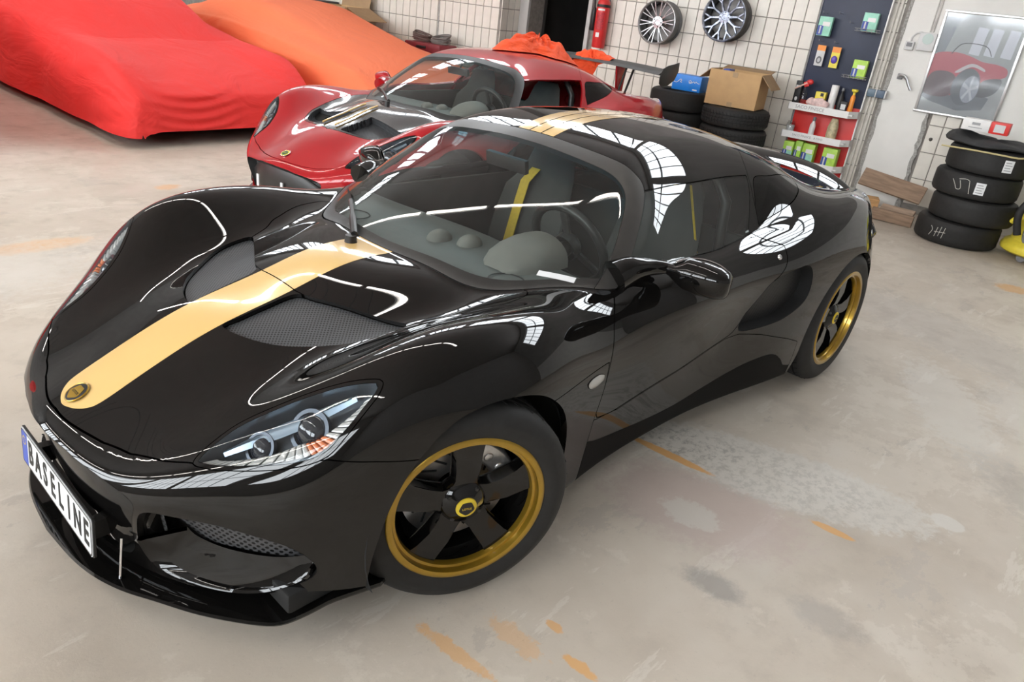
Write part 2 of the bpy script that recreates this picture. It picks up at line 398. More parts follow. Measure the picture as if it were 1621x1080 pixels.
# other walls + ceiling
c = MB(); c.box(wl((S0_+S1_)/2, (D1_-3)/2, HZ+.1), (S1_-S0_, D1_+3.2, .2), rz=WRZ); struct(c.build('ceiling', M_ceil, smooth=False))
for nm, a in (('wall_left', (S0_-.2, S0_, -.3, D1_)), ('wall_right', (S1_, S1_+.2, -.3, D1_))):
    c = MB(); wbox(c, *a, 0, HZ); struct(c.build(nm, M_upper, smooth=False))
c = MB(); wbox(c, S0_, S1_, D1_, D1_+.3, 0, 2.2); wbox(c, S0_, S1_, D1_, D1_+.3, 4.9, HZ); struct(c.build('wall_front', M_upper, smooth=False))
# high windows, daylight behind frosted panes
M_pane = mat('daylit frosted pane', (.91, .96, 1.), .4, emit=WINDOW_GLOW)
M_steel = mat('window steel', (.12, .13, .14), .5, var=.1)
def window(n, s0, s1, z0, z1, off, cols, rows, sgn):
    mb = MB()
    for i in range(cols+1):
        s = s0+(s1-s0)*i/cols; wbox(mb, s-.03, s+.03, off-.05, off+.05, z0, z1)
    for i in range(rows+1):
        z = z0+(z1-z0)*i/rows; wbox(mb, s0, s1, off-.05, off+.05, z-.025, z+.025)
    f = struct(mb.build('window_%d' % n, M_steel, smooth=False))
    for i in range(cols):
        a = s0+(s1-s0)*i/cols; b_ = s0+(s1-s0)*(i+1)/cols
        mb = MB(); wbox(mb, a, b_, off-.006*sgn-.004, off-.006*sgn+.004, z0, z1); mb.build('pane', M_pane, f, smooth=False)
n = 1; s = S0_+.5
fillers = MB(); fill2 = MB()
wbox(fillers, S0_, S0_+.5, -.3, 0, WB0, WB1); wbox(fill2, S0_, S0_+.5, D1_, D1_+.3, 2.2, 4.9)
while s+3.2 < S1_:
    window(n, s, s+3.2, WB0, WB1, -.12, 5, 2, 1); n += 1
    window(n, s, s+3.2, 2.2, 4.9, D1_+.12, 5, 2, -1); n += 1
    wbox(fillers, s+3.2, min(s+3.6, S1_), -.3, 0, WB0, WB1); wbox(fill2, s+3.2, min(s+3.6, S1_), D1_, D1_+.3, 2.2, 4.9); s += 3.6
if s < S1_: wbox(fillers, s, S1_, -.3, 0, WB0, WB1); wbox(fill2, s, S1_, D1_, D1_+.3, 2.2, 4.9)
struct(fillers.build('wall_piers', M_upper, smooth=False)); struct(fill2.build('wall_piers', M_upper, smooth=False))
# rows of fluorescent lamps
M_tube = mat('fluorescent tube', (1., .95, .88), .4, emit=TUBE_GLOW); M_enamel = mat('white enamel', (.8, .8, .8), .35, var=.02)
lamp0 = None
for ri, off in enumerate((5.3, 9.6, 13.6)):
    for k in range(8):
        p = wl(-.15-1.72*k, off, 4.5)
        if lamp0 is None:
            lamp0 = empty('ceiling_lamp', p, WRZ); o = lamp0
            mb = MB(); mb.box((0, 0, .055), (1.56, .10, .05)); mb.build('lamp_housing', M_enamel, lamp0, bevel=.008)
            mb = MB(); mb.tube([(-.75, 0, -.005), (.75, 0, -.005)], .030, 8); mb.build('tube', M_tube, lamp0)
            for sx in (-.6, .6):
                mb = MB(); mb.tube([(sx, 0, .07), (sx, 0, HZ-4.5)], .006, 6); mb.build('suspension_rod', M_steel, lamp0)
        else:
            o = lamp0.copy(); o.location = p; COL.objects.link(o)
            for ch in lamp0.children:
                cc = ch.copy(); cc.parent = o; COL.objects.link(cc)
        tag(o, 'long white fluorescent lamp hanging from the hall ceiling in a row', 'lamp', 'fluorescent lamps under the ceiling')
# ================================================================ car body as an implicit solid
# ---------- thin-plate spline fields -------------
class TPS:
    """smoothing polyharmonic surface (r^4 log r) through scattered points, value and gradient"""
    def __init__(s,pts,vals,lam=1e-4,mir=None):
        p=np.array(pts,float);v=np.array(vals,float)
        if mir is not None:
            m=np.abs(p[:,mir])>1e-6;q=p[m].copy();q[:,mir]*=-1;p=np.r_[p,q];v=np.r_[v,v[m]]
        n=len(p);d=((p[:,None]-p[None])**2).sum(2)
        K=.5*d*d*np.log(d+1e-12)-lam*np.eye(n);x,y=p.T
        B=np.c_[np.ones(n),x,y,x*x,x*y,y*y];A=np.zeros((n+6,n+6));A[:n,:n]=K;A[:n,n:]=B;A[n:,:n]=B.T
        w=np.linalg.solve(A,np.r_[v,np.zeros(6)]);s.w=w[:n];s.c=w[n:];s.p=p
    def __call__(s,x,y,grad=False):
        x=np.asarray(x,float);y=np.asarray(y,float);c=s.c
        o=c[0]+c[1]*x+c[2]*y+c[3]*x*x+c[4]*x*y+c[5]*y*y
        if grad: gx=c[1]+2*c[3]*x+c[4]*y;gy=c[2]+c[4]*x+2*c[5]*y
        for (px,py),w in zip(s.p,s.w):
            dx=x-px;dy=y-py;r2=dx*dx+dy*dy+1e-12;L=np.log(r2)
            o=o+(.5*w)*r2*r2*L
            if grad: q=w*r2*(2*L+1);gx=gx+q*dx;gy=gy+q*dy
        return (o,gx,gy) if grad else o
def rows(d):
    P=[];V=[]
    for l in d:
        P.append(l[:2]);V.append(l[2])
    return P,V
TD=[ # x,y,z top surface
(.76,0,.405),(.66,0,.4475),(.60,0,.481),(.535,0,.508),(.435,0,.555),(.275,0,.611),(.07,0,.672),(-.067,0,.711),(-.169,0,.7257),(-.278,0,.722),(-.5,0,.70),
(-1.2,0,.70),(-2.0,0,.74),(-2.4,0,.765),(-2.75,0,.80),(-3.05,0,.80),
(.284,.096,.6105),(.064,.094,.664),(-.2,.1,.721),
(.63,.276,.425),(.5,.28,.495),(.3,.28,.580),(.1,.28,.636),(-.1,.28,.681),(-.25,.3,.708),
(.59,.38,.446),(.45,.4,.520),(.3,.4,.576),(.1,.4,.620),(-.095,.404,.6535),(-.25,.42,.684),(-.42,.45,.704),(-.42,.538,.7047),(-.35,.54,.699),(-.26,.50,.687),(-.164,.4535,.661),
(.536,.455,.484),(.4,.5,.567),(.25,.5,.630),(.1,.5,.658),(-.1,.5,.676),(-.46,.526,.714),
(.40,.6,.545),(.3,.6,.622),(.2,.6,.686),(.1,.6,.718),(0,.6,.735),(-.12,.6,.733),(-.3,.6,.724),(-.5,.62,.719),(-.62,.655,.713),
(.3,.68,.598),(.195,.69,.688),(.1,.69,.73),(0,.69,.752),(-.15,.69,.757),(-.35,.69,.741),(-.55,.69,.722),(-.66,.69,.720),(-.8,.68,.742),(-1.1,.675,.766),(-1.5,.675,.772),
(.195,.8,.62),(0,.8,.69),(-.2,.8,.70),(-.55,.8,.61),(-1.0,.8,.68),(-1.5,.8,.70),
(-1.72,.70,.792),(-1.95,.715,.826),(-2.2,.72,.85),(-2.5,.72,.84),(-2.8,.7,.80),(-3.05,.65,.76),
(-1.9,.85,.73),(-2.3,.86,.74),(-2.7,.82,.70),
(-1.8,.5,.77),(-2.2,.5,.775),(-2.6,.5,.79),(-2.95,.5,.79)]
SD=[ # x,z,halfwidth
(.45,.2,.74),(.45,.45,.73),
(.3,.15,.77),(.3,.3,.785),(.3,.45,.785),(.3,.6,.755),
(0,.13,.81),(0,.3,.83),(0,.45,.838),(0,.56,.836),(0,.66,.81),(0,.74,.77),
(-.3,.13,.79),(-.3,.3,.812),(-.3,.45,.822),(-.3,.56,.822),(-.3,.66,.802),(-.3,.74,.765),
(-.6,.13,.745),(-.6,.25,.755),(-.6,.36,.765),(-.6,.46,.773),(-.6,.556,.772),(-.6,.62,.762),(-.6,.68,.742),(-.6,.73,.71),
(-1,.12,.722),(-1,.2,.732),(-1,.3,.735),(-1,.4,.752),(-1,.5,.772),(-1,.6,.787),(-1,.7,.785),(-1,.8,.74),
(-1.4,.12,.738),(-1.4,.2,.75),(-1.4,.3,.755),(-1.4,.4,.755),(-1.4,.5,.765),(-1.4,.6,.79),(-1.4,.7,.795),(-1.4,.8,.75),
(-1.8,.12,.795),(-1.8,.2,.815),(-1.8,.3,.828),(-1.8,.45,.836),(-1.8,.6,.838),(-1.8,.7,.825),(-1.8,.8,.79),
(-2.05,.3,.850),(-2.05,.45,.856),(-2.05,.6,.857),(-2.05,.7,.845),(-2.3,.13,.84),(-2.3,.3,.86),(-2.3,.5,.866),(-2.3,.6,.864),(-2.3,.7,.85),(-2.3,.8,.82),
(-2.8,.2,.81),(-2.8,.4,.835),(-2.8,.6,.835),(-2.8,.7,.81),(-2.8,.8,.77),
(-3.1,.2,.77),(-3.1,.5,.79),(-3.1,.8,.72)]
ND=[ # y,z,x nose
(0,.55,.74),(0,.44,.748),(0,.39,.742),(0,.33,.728),(0,.28,.71),(0,.2,.69),(0,.12,.68),
(.28,.5,.678),(.28,.42,.698),(.28,.3,.68),(.28,.13,.64),
(.45,.52,.565),(.45,.42,.608),(.45,.3,.595),(.45,.13,.565),
(.6,.58,.41),(.6,.50,.445),(.6,.42,.48),(.6,.3,.482),(.6,.13,.465),
(.7,.62,.32),(.7,.42,.375),(.7,.3,.375),(.7,.13,.36),
(.78,.65,.16),(.78,.42,.235),(.78,.13,.23),
(.86,.65,-.1),(.86,.42,.02),(.86,.13,.02),(0,1.15,.70),(.5,1.15,.45),(.86,1.15,-.2)]
RD=[(0,.2,-3.0),(0,.5,-3.05),(0,.8,-3.07),(.4,.2,-2.98),(.4,.5,-3.03),(.4,.8,-3.04),(.6,.2,-2.90),(.6,.5,-2.93),(.6,.8,-2.88),
(.75,.2,-2.80),(.75,.5,-2.80),(.75,.65,-2.72),(.75,.8,-2.62),(.84,.3,-2.62),(.84,.5,-2.60),(.84,.65,-2.48),(.84,.8,-2.3)]
TGD=[(-.25,0,.70),(-.45,0,.808),(-.6,0,.884),(-.78,0,.966),(-.935,0,1.030),(-.984,0,1.050),(-1.06,0,1.074),(-1.2,0,1.100),(-1.36,0,1.111),(-1.6,0,1.103),(-1.9,0,1.068),(-2.2,0,.995),(-2.5,0,.90),(-2.8,0,.76),
(-.258,.19,.70),(-.6,.2,.872),(-.9,.2,1.008),
(-.30,.3,.705),(-.6,.33,.849),(-.9,.33,.987),
(-.42,.47,.705),(-.6,.5,.788),(-.75,.5,.872),(-.95,.472,.982),
(-.6,.65,.712),(-.75,.62,.802),(-.9,.58,.90),
(-1.0,.25,1.040),(-1.34,.25,1.095),(-1.7,.25,1.078),(-2.0,.25,1.03),(-2.3,.25,.95),(-2.6,.25,.83),
(-1.0,.42,1.022),(-1.15,.4,1.058),(-1.34,.42,1.06),(-1.7,.42,1.035),(-2.0,.42,.99),(-2.3,.42,.90),(-2.6,.42,.77),
(-1.0,.55,.970),(-1.34,.55,.985),(-1.7,.55,.975),(-2.0,.55,.945),(-2.3,.55,.85),(-2.6,.55,.72)]
SGD=[(-.4,.72,.74),(-.62,.72,.695),(-.6,.9,.59),(-.75,.80,.65),(-.75,.95,.55)]+\
 [(x,z,y) for x in (-1.0,-1.35,-1.65) for z,y in ((.72,.705),(.775,.668),(.88,.603),(.965,.535),(1.04,.44))]+\
 [(-2.0,.74,.72),(-2.0,.80,.68),(-2.0,.88,.62),(-2.0,.965,.535),(-2.3,.74,.66),(-2.3,.80,.61),(-2.3,.88,.54),(-2.3,.965,.42),(-2.7,.74,.55),(-2.7,.9,.40)]
fT=TPS(*rows(TD),lam=3e-4,mir=1);fS=TPS(*rows(SD),lam=5e-4);fN=TPS(*rows(ND),lam=1e-4,mir=0);fR=TPS(*rows(RD),lam=1e-4,mir=0)
fTG=TPS(*rows(TGD),lam=5e-4,mir=1);fSG=TPS(*rows(SGD),lam=6e-4)
def smx(a,b,k):
    h=np.maximum(k-np.abs(a-b),0)/k
    return np.maximum(a,b)+h*h*k*.25
def smxg(A,B,k):
    a,ga=A;b,gb=B;h=np.maximum(k-np.abs(a-b),0)/k
    v=np.maximum(a,b)+h*h*k*.25
    wa=np.where(a>b,1-h/2,h/2)[:,None]
    return v,wa*ga+(1-wa)*gb
def kblend(x,z):
    t=np.clip((-1.56-x)/.45,0,1);t=t*t*(3-2*t);q=np.clip((z-.66)/.2,0,1);q=q*q*(3-2*q);return .012+.16*t*q
KTS,KN,KG=.07,.07,.06
def field(P):
    x,y,z=P.T;s=np.sign(y);n=len(x);Z=np.zeros(n);O=np.ones(n)
    t,tx,ty=fT(x,y,True);a=(z-t,np.c_[-tx,-ty,O])
    q,qx,qz=fS(x,z,True);b=(np.abs(y)-q,np.c_[-qx,s,-qz])
    F=smxg(a,b,KTS)
    q,qy,qz=fN(y,z,True);F=smxg(F,(x-q,np.c_[O,-qy,-qz]),KN)
    q,qy,qz=fR(y,z,True);F=smxg(F,(q-x,np.c_[-O,qy,qz]),KN)
    FB=smxg(F,(.10-z,np.c_[Z,Z,-O]),.03)
    t,tx,ty=fTG(x,y,True);a=(z-t,np.c_[-tx,-ty,O])
    q,qx,qz=fSG(x,z,True);b=(np.abs(y)-q,np.c_[-qx,s,-qz])
    FG=smxg(smxg(a,b,KG),(.64-z,np.c_[Z,Z,-O]),.02)
    k=kblend(x,z)
    v,g=smxg((-FB[0],-FB[1]),(-FG[0],-FG[1]),k)
    return -v,-g,FB[0],FG[0]
def grid(h=.01,x0=-3.12,x1=.78,y1=.90,z0=.07,z1=1.16):
    X=np.arange(x0,x1,h);ny=int(round(y1/h));Y=(np.arange(-ny,ny)+.5)*h;Zc=np.arange(z0,z1,h)
    xy=np.meshgrid(X,Y,indexing='ij');xz=np.meshgrid(X,Zc,indexing='ij');yz=np.meshgrid(Y,Zc,indexing='ij')
    z=Zc[None,None];x=X[:,None,None];ay=np.abs(Y)[None,:,None]
    f=np.float32
    F=smx((z-fT(*xy)[:,:,None]).astype(f),(ay-fS(*xz)[:,None,:]).astype(f),f(KTS))
    F=smx(F,(x-fN(*yz)[None]).astype(f),f(KN));F=smx(F,(fR(*yz)[None]-x).astype(f),f(KN));F=smx(F,(.10-z).astype(f),f(.03))
    G=smx((z-fTG(*xy)[:,:,None]).astype(f),(ay-fSG(*xz)[:,None,:]).astype(f),f(KG))
    G=smx(G,(.64-z).astype(f),f(.02))
    F=-smx(-F,-G,kblend(x,z).astype(f))
    return F,np.array([x0,Y[0],z0]),h
def surfnet(F,o,h):
    S=F<0;nx,ny,nz=F.shape
    c=np.zeros((nx-1,ny-1,nz-1),np.int8)
    for i in (0,1):
        for j in (0,1):
            for k in (0,1): c+=S[i:nx-1+i,j:ny-1+j,k:nz-1+k]
    I=np.argwhere((c>0)&(c<8));m=len(I)
    idx=np.full(c.shape,-1,np.int64);idx[tuple(I.T)]=np.arange(m)
    acc=np.zeros((m,3));cnt=np.zeros(m)
    cs=[(i,j,k) for i in (0,1) for j in (0,1) for k in (0,1)]
    for a in cs:
        for ax in range(3):
            if a[ax]: continue
            b=list(a);b[ax]=1
            A=F[tuple((I+a).T)].astype(float);B=F[tuple((I+b).T)].astype(float)
            mm=(A<0)!=(B<0);t=np.where(mm,A/(A-B+1e-30),0)
            p=np.tile(np.array(a,float),(m,1));p[:,ax]=t
            acc+=np.where(mm[:,None],p,0);cnt+=mm
    V=o+h*(I+acc/cnt[:,None])
    Q=[]
    for ax in range(3):
        sl0=[slice(1,-1)]*3;sl0[ax]=slice(0,-1);sl1=[slice(1,-1)]*3;sl1[ax]=slice(1,None)
        A=S[tuple(sl0)];B=S[tuple(sl1)];E=np.argwhere(A!=B)
        flip=A[tuple(E.T)]
        off=np.ones(3,int);off[ax]=0;E=E+off
        u,v=(ax+1)%3,(ax+2)%3
        def cell(du,dv):
            e=E.copy();e[:,u]+=du;e[:,v]+=dv;return idx[tuple(e.T)]
        q=np.c_[cell(-1,-1),cell(0,-1),cell(0,0),cell(-1,0)]
        q[~flip]=q[~flip][:,::-1];Q.append(q)
    return V,np.concatenate(Q)
def build(h=.01):
    V,Q=surfnet(*grid(h))
    for _ in range(2):
        v,g,_,_=field(V);V=V-(v/np.maximum((g*g).sum(1),.2))[:,None]*g
    v,g,fb,fg=field(V);N=g/np.linalg.norm(g,axis=1)[:,None]
    return V,Q,N,fb,fg
# ================================================================ panels cut out of the body surface
def tri(Q): return np.concatenate([Q[:, [0, 1, 2]], Q[:, [0, 2, 3]]])
def compact(D, F):
    u, inv = np.unique(F.ravel(), return_inverse=True); return D[u], inv.reshape(F.shape)
def clip(M, g):
    """keep the part of the surface where g < 0; D columns: pos 3, normal 3, extra"""
    D, F = M
    if len(F) == 0: return M
    ins = g < 0; c = ins[F].sum(1); keep = F[c == 3]; new = [keep]; pts = []; base = len(D)
    mix = F[(c == 1) | (c == 2)]
    if len(mix):
        lone_in = ins[mix].sum(1) == 1
        lone = np.where(lone_in[:, None], ins[mix], ~ins[mix]).argmax(1); r = np.arange(len(mix))
        a, b, d = mix[r, lone], mix[r, (lone+1) % 3], mix[r, (lone+2) % 3]
        e = np.concatenate([np.c_[a, b], np.c_[a, d]]); e = np.sort(e, 1); ue, inv = np.unique(e, axis=0, return_inverse=True); inv = inv.ravel()
        ga, gb = g[ue[:, 0]], g[ue[:, 1]]; t = (ga/(ga-gb))[:, None]; P = D[ue[:, 0]]*(1-t)+D[ue[:, 1]]*t
        P[:, 3:6] /= np.linalg.norm(P[:, 3:6], axis=1)[:, None]
        ab, ad = base+inv[:len(mix)], base+inv[len(mix):]
        k = lone_in; new.append(np.c_[a, ab, ad][k]); k = ~k
        new.append(np.c_[ab, b, d][k]); new.append(np.c_[ab, d, ad][k]); D = np.r_[D, P]
    return compact(D, np.concatenate(new))
def sdf(P2, poly):
    """signed distance to a closed polygon, negative inside"""
    x, y = P2[:, 0], P2[:, 1]; d = np.full(len(x), 1e9); ins = np.zeros(len(x), bool); n = len(poly)
    for i in range(n):
        ax, ay = poly[i]; bx, by = poly[(i+1) % n]; ex, ey = bx-ax, by-ay; L2 = ex*ex+ey*ey+1e-12
        t = np.clip(((x-ax)*ex+(y-ay)*ey)/L2, 0, 1); d = np.minimum(d, (x-ax-t*ex)**2+(y-ay-t*ey)**2)
        if ay != by:
            cr = ((ay > y) != (by > y)) & (x < (bx-ax)*(y-ay)/(by-ay)+ax); ins ^= cr
    d = np.sqrt(d); return np.where(ins, -d, d)
def sm(P, n=6): return [tuple(q) for q in crom(P, n, closed=False)]
XY = lambda D: np.c_[D[:, 0], np.abs(D[:, 1])]
XZ = lambda D: D[:, [0, 2]]
YZ = lambda D: np.c_[np.abs(D[:, 1]), D[:, 2]]
LD = np.array([.62, .42, .66]); LD /= np.linalg.norm(LD); LA = np.cross(LD, [0, 0, 1]); LA /= np.linalg.norm(LA); LB = np.cross(LA, LD)
def LP(D):
    P = D[:, :3].copy(); P[:, 1] = np.abs(P[:, 1]); return np.c_[P@LA, P@LB]
def l3(P): P = np.array(P); return [tuple(q) for q in np.c_[P@LA, P@LB]]

WS = [(-.1, -.1), (-.1, .60), (-.50, .672)]+sm([(-.555, .662), (-.611, .646), (-.721, .615), (-.843, .553), (-.904, .509), (-.931, .462), (-.942, .40), (-.942, .3), (-.937, .162), (-.933, -.1)])
WSO = [(-.1, -.1), (-.1, .80), (-.60, .71)]+sm([(-.63, .70), (-.672, .684), (-.774, .651), (-.866, .605), (-.958, .549), (-1.002, .502), (-1.008, .45), (-1.006, .334), (-1.0, .101), (-.997, -.1)])
SIDEWIN = [(-.4, .60), (-.4, .964)]+sm([(-1.0, .963), (-1.14, .968), (-1.3, .967), (-1.49, .966), (-1.685, .961)])+[(-1.545, .79), (-1.53, .60)]
QWIN = [tuple(q) for q in crom([(-1.72, .948), (-1.85, .950), (-1.982, .942), (-2.075, .917), (-2.03, .902), (-1.95, .885), (-1.861, .86), (-1.72, .822), (-1.60, .800), (-1.65, .87)], 5)]
ROOFREAR = np.array([(0, -1.985), (.15, -1.955), (.265, -1.918), (.365, -1.854), (.472, -1.745), (.53, -1.697), (.60, -1.65), (.9, -1.55)])
DOOR_O = [(-.70, .90), (-.675, .74)]+sm([(-.668, .711), (-.612, .641), (-.582, .534), (-.571, .45), (-.560, .375)])+sm([(-.575, .352), (-.64, .338), (-.72, .333), (-.965, .352), (-1.08, .363), (-1.21, .385), (-1.383, .420), (-1.43, .459), (-1.449, .512), (-1.526, .609), (-1.60, .648), (-1.645, .69), (-1.66, .745)])+[(-1.571, .770), (-1.538, .795), (-1.535, .90)]
SCOOP = [tuple(q) for q in crom([(-1.463, .428), (-1.436, .459), (-1.452, .512), (-1.526, .607), (-1.601, .639), (-1.713, .657), (-1.80, .660), (-1.845, .605), (-1.836, .507), (-1.714, .444), (-1.567, .424)], 6)]
LAMP3 = [(.541, .457, .477), (.501, .453, .503), (.436, .463, .541), (.369, .5, .581), (.3, .55, .621), (.247, .61, .659), (.21, .666, .683), (.2, .691, .684), (.219, .704, .663), (.253, .705, .631), (.299, .7, .582), (.339, .688, .538), (.383, .657, .512), (.442, .598, .491), (.508, .524, .478), (.537, .48, .474)]
LAMP = [tuple(q) for q in crom(l3(LAMP3), 5)]
VENT = [tuple(q) for q in crom([(.282, .096), (.229, .096), (.159, .099), (.09, .104), (.06, .125), (.042, .172), (-.013, .276), (-.075, .395), (-.085, .42), (-.06, .43), (.037, .412), (.119, .362), (.207, .281), (.26, .19)], 5)]
PANEL = [(.062, -.1), (.062, .095), (.052, .16), (-.003, .276), (-.070, .415)]+sm([(-.10, .43), (-.16, .458), (-.2, .488), (-.245, .507), (-.30, .53), (-.348, .543), (-.40, .545), (-.435, .540), (-.458, .522)])+[(-.44, .47), (-.5, .3), (-.5, -.1)]
INSERT = [tuple(q) for q in crom([(.307, -.1), (.307, .02), (.285, .187), (.23, .345), (.12, .43), (.026, .461), (-.1, .498), (-.206, .526), (-.35, .545), (-.43, .54), (-.47, .50), (-.50, .3), (-.5, -.1)], 5)]
ARCHF = [(.30, -.1)]+sm([(.275, .10), (.272, .174), (.265, .25), (.252, .32), (.234, .39), (.198, .467), (.155, .525), (.107, .571), (.05, .603), (-.02, .616), (-.10, .611), (-.18, .592), (-.25, .557), (-.32, .496), (-.365, .42), (-.392, .33), (-.405, .22), (-.41, .10)])+[(-.42, -.1)]
ARCHR = [(-2.30+.352*math.cos(t), .30+.338*math.sin(t)) for t in np.linspace(-.2, math.pi+.2, 40)]+[(-2.66, -.1), (-1.94, -.1)]
BUMPZ = np.array([(0, .440), (.1, .436), (.2, .431), (.285, .434), (.385, .454), (.447, .472), (.48, .478), (.6, .495), (.69, .531), (.725, .528), (.752, .525), (.785, .516), (.9, .50)])
FENDLOW = [(-.15, .541), (-.30, .544), (-.577, .549), (-.571, .45), (-.556, .352), (-.545, .02), (-.15, .02)]
SILL = [(-.545, .02), (-.556, .352), (-.575, .346), (-.72, .327), (-.965, .346), (-1.08, .357), (-1.21, .379), (-1.383, .412), (-1.46, .415), (-1.6, .39), (-1.8, .335), (-1.90, .30), (-1.96, .02)]
SILLSHADE = [(-.50, .02), (-.50, .292), (-.56, .268)]+sm([(-.60, .252), (-.692, .230), (-.9, .200), (-1.131, .190), (-1.30, .212), (-1.457, .244), (-1.60, .270), (-1.72, .276), (-1.80, .240), (-1.86, .19)])+[(-1.97, .16), (-1.97, .02)]
MOUTH = [(-.1, .409)]+sm([(0, .409), (.117, .404), (.187, .395), (.256, .389), (.32, .382), (.365, .372), (.378, .352), (.358, .305), (.335, .25), (.315, .19), (.29, .155)])+[(.25, .14), (-.1, .14)]
INTAKE = [tuple(q) for q in crom([(.398, .345), (.475, .354), (.563, .346), (.656, .311), (.695, .255), (.683, .205), (.61, .155), (.53, .135), (.43, .135), (.36, .150), (.335, .20), (.36, .28)], 5)]
STRIPE = [(.664, -.02), (.664, 0)]+sm([(.663, .012), (.652, .043), (.632, .070), (.60, .085), (.5, .087), (.4, .088), (.2, .089), (0, .088), (-.2, .087), (-.4, .087)], 4)+[(-.4, -.02)]
SIDEMARK = [tuple(q) for q in crom([(-.455, .517), (-.475, .528), (-.52, .528), (-.556, .513), (-.545, .496), (-.51, .490), (-.472, .498)], 4)]

def base_surface():
    V, Q, N, fb, fg = build(.010)
    D = np.c_[V, N, fb, fg]; F = tri(Q)
    return D, F
def cut(M, g, gap=.0016):
    """-> (inside, outside) with a shut-line gap"""
    return clip(M, g+gap), clip(M, -g+gap)
def rim(M, depth, curl=None):
    """wall of the given depth along every open edge"""
    D, F = M; e = np.concatenate([F[:, [0, 1]], F[:, [1, 2]], F[:, [2, 0]]]); k = np.sort(e, 1)
    u, idx, cnt = np.unique(k, axis=0, return_index=True, return_counts=True); b = e[idx[cnt == 1]]
    a0, b0 = D[b[:, 0], :3], D[b[:, 1], :3]; n0, n1 = D[b[:, 0], 3:6], D[b[:, 1], 3:6]
    dep = depth if curl is None else curl(.5*(a0+b0))[:, None]
    a1, b1 = a0-n0*dep, b0-n1*dep; m = len(b)
    V = np.concatenate([b0, a0, a1, b1]); i = np.arange(m)
    nn = np.cross(a0-b0, a1-b0); nn /= np.linalg.norm(nn, axis=1)[:, None]+1e-9
    Ft = np.concatenate([np.c_[i, i+m, i+2*m], np.c_[i, i+2*m, i+3*m]])
    return V, Ft, np.concatenate([nn]*4)
def panel(name, M, m, parent, depth=.012, side=0):
    D, F = M
    if side: M = D, F = clip(M, -side*D[:, 1])
    if len(F) == 0: return None
    V, N = D[:, :3], D[:, 3:6]
    if depth:
        rv, rf, rn = rim(M, depth); F = np.r_[F, rf+len(V)]; V = np.r_[V, rv]; N = np.r_[N, rn]
    return raw(name, V, F, m, parent, N)
def inset(name, M, m, parent, depth, side=0, wall=True):
    D, F = M
    if side: M = D, F = clip(M, -side*D[:, 1])
    V = D[:, :3]-D[:, 3:6]*depth; N = D[:, 3:6]
    if wall:
        rv, rf, rn = rim(M, depth); F = np.r_[F, rf[:, ::-1]+len(V)]; V = np.r_[V, rv]; N = np.r_[N, -rn]
    return raw(name, V, F, m, parent, N)
def decal(name, M, g, m, parent, lift=.0009):
    D, F = clip(M, g); return raw(name, D[:, :3]+D[:, 3:6]*lift, F, m, parent, D[:, 3:6]) if len(F) else None

M_black = mat('black gloss paint', (.005, .0046, .0043), .3, coat=1., spec=0.)
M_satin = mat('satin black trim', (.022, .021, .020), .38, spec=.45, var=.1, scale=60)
M_pillar = mat('grey satin pillar', (.055, .051, .047), .33, metal=.35, var=.05, scale=30)
M_sillshade = mat('sill shade black', (.004, .004, .004), .55, spec=.10)  # matte near-black paints in the dark ground that the glossy sill mirrors
M_under = mat('black underside', (.008, .008, .008), .8)
M_rubber = mat('tyre rubber', (.020, .0195, .019), .62, var=.15, scale=40, bump=.05, spec=.35)
M_gold = mat('pale gold stripe', (.80, .53, .20), .16, coat=1., var=.015, scale=4)
M_rimgold = mat('gold rim lacquer', (.42, .26, .028), .30, metal=.75, coat=.6, var=.05, scale=20)
M_chrome = mat('chrome', (.8, .8, .82), .08, metal=1.)
M_alu = mat('cast aluminium', (.62, .62, .62), .35, metal=.9, var=.15, scale=60, bump=.1)
M_disc = mat('brake disc steel', (.50, .48, .46), .35, metal=.9, var=.15, scale=25)
M_red = mat('dark red metallic paint', (.40, .006, .011), .35, metal=.1, coat=1., spec=.15, var=.04, scale=300)
M_grille = mesh_mat('black wire mesh', 190., axes=('Y', 'Z'), wire=(.075, .075, .078), thr=.70)
M_vent = mesh_mat('vent wire mesh', 260., axes=('X', 'Y'), wire=(.065, .068, .074), thr=.72)
M_scoop = mesh_mat('scoop wire mesh', 330., axes=('X', 'Z'), wire=(.035, .034, .034), thr=.72)
G_ws = glass('windscreen glass', (.86, .91, .89), 1.5, extra=.01, dust_haze=.022, band=(-.80, -.90, (.18, .50, .62)))
G_side = glass('side glass', (.78, .83, .81), 1.5, extra=.04, dust_haze=.03)  # pale film puts the wall's grey reflection into the pane
G_dark = glass('dark privacy glass', (.10, .10, .10), 1.5, extra=.01)
G_lens = glass('lamp lens', (.90, .92, .93), 1.45, extra=.01)
M_yellow = mat('yellow webbing', (.55, .36, .015), .6, var=.08, scale=80, bump=.1)
M_capyellow = mat('yellow enamel', (.78, .58, .04), .3)
M_trimcloth = mat('dark grey alcantara', (.045, .044, .040), .85, var=.12, scale=14)
M_binn = mat('warm grey moulding', (.17, .165, .15), .7, var=.06, scale=14)
M_dashtop = mat('slate dashboard skin', (.12, .132, .13), .6, var=.08, scale=10)
M_lampdark = mat('lamp housing grey', (.10, .115, .13), .22, metal=.5, var=.1, scale=30)
M_amber = mat('amber lamp plastic', (.75, .22, .08), .15, coat=.5)
M_led = mat('clear led optic', (.55, .55, .53), .18, coat=.6, metal=.3)
M_white = mat('white plate enamel', (.78, .79, .80), .35, var=.02)
M_blue = mat('blue plate field', (.03, .08, .45), .35)
M_ink = mat('black print', (.012, .012, .013), .5)
M_green = mat('dark green enamel', (.01, .08, .03), .3)
M_wingblk = mat('matt carbon wing', (.030, .027, .025), .5, var=.3, scale=200)
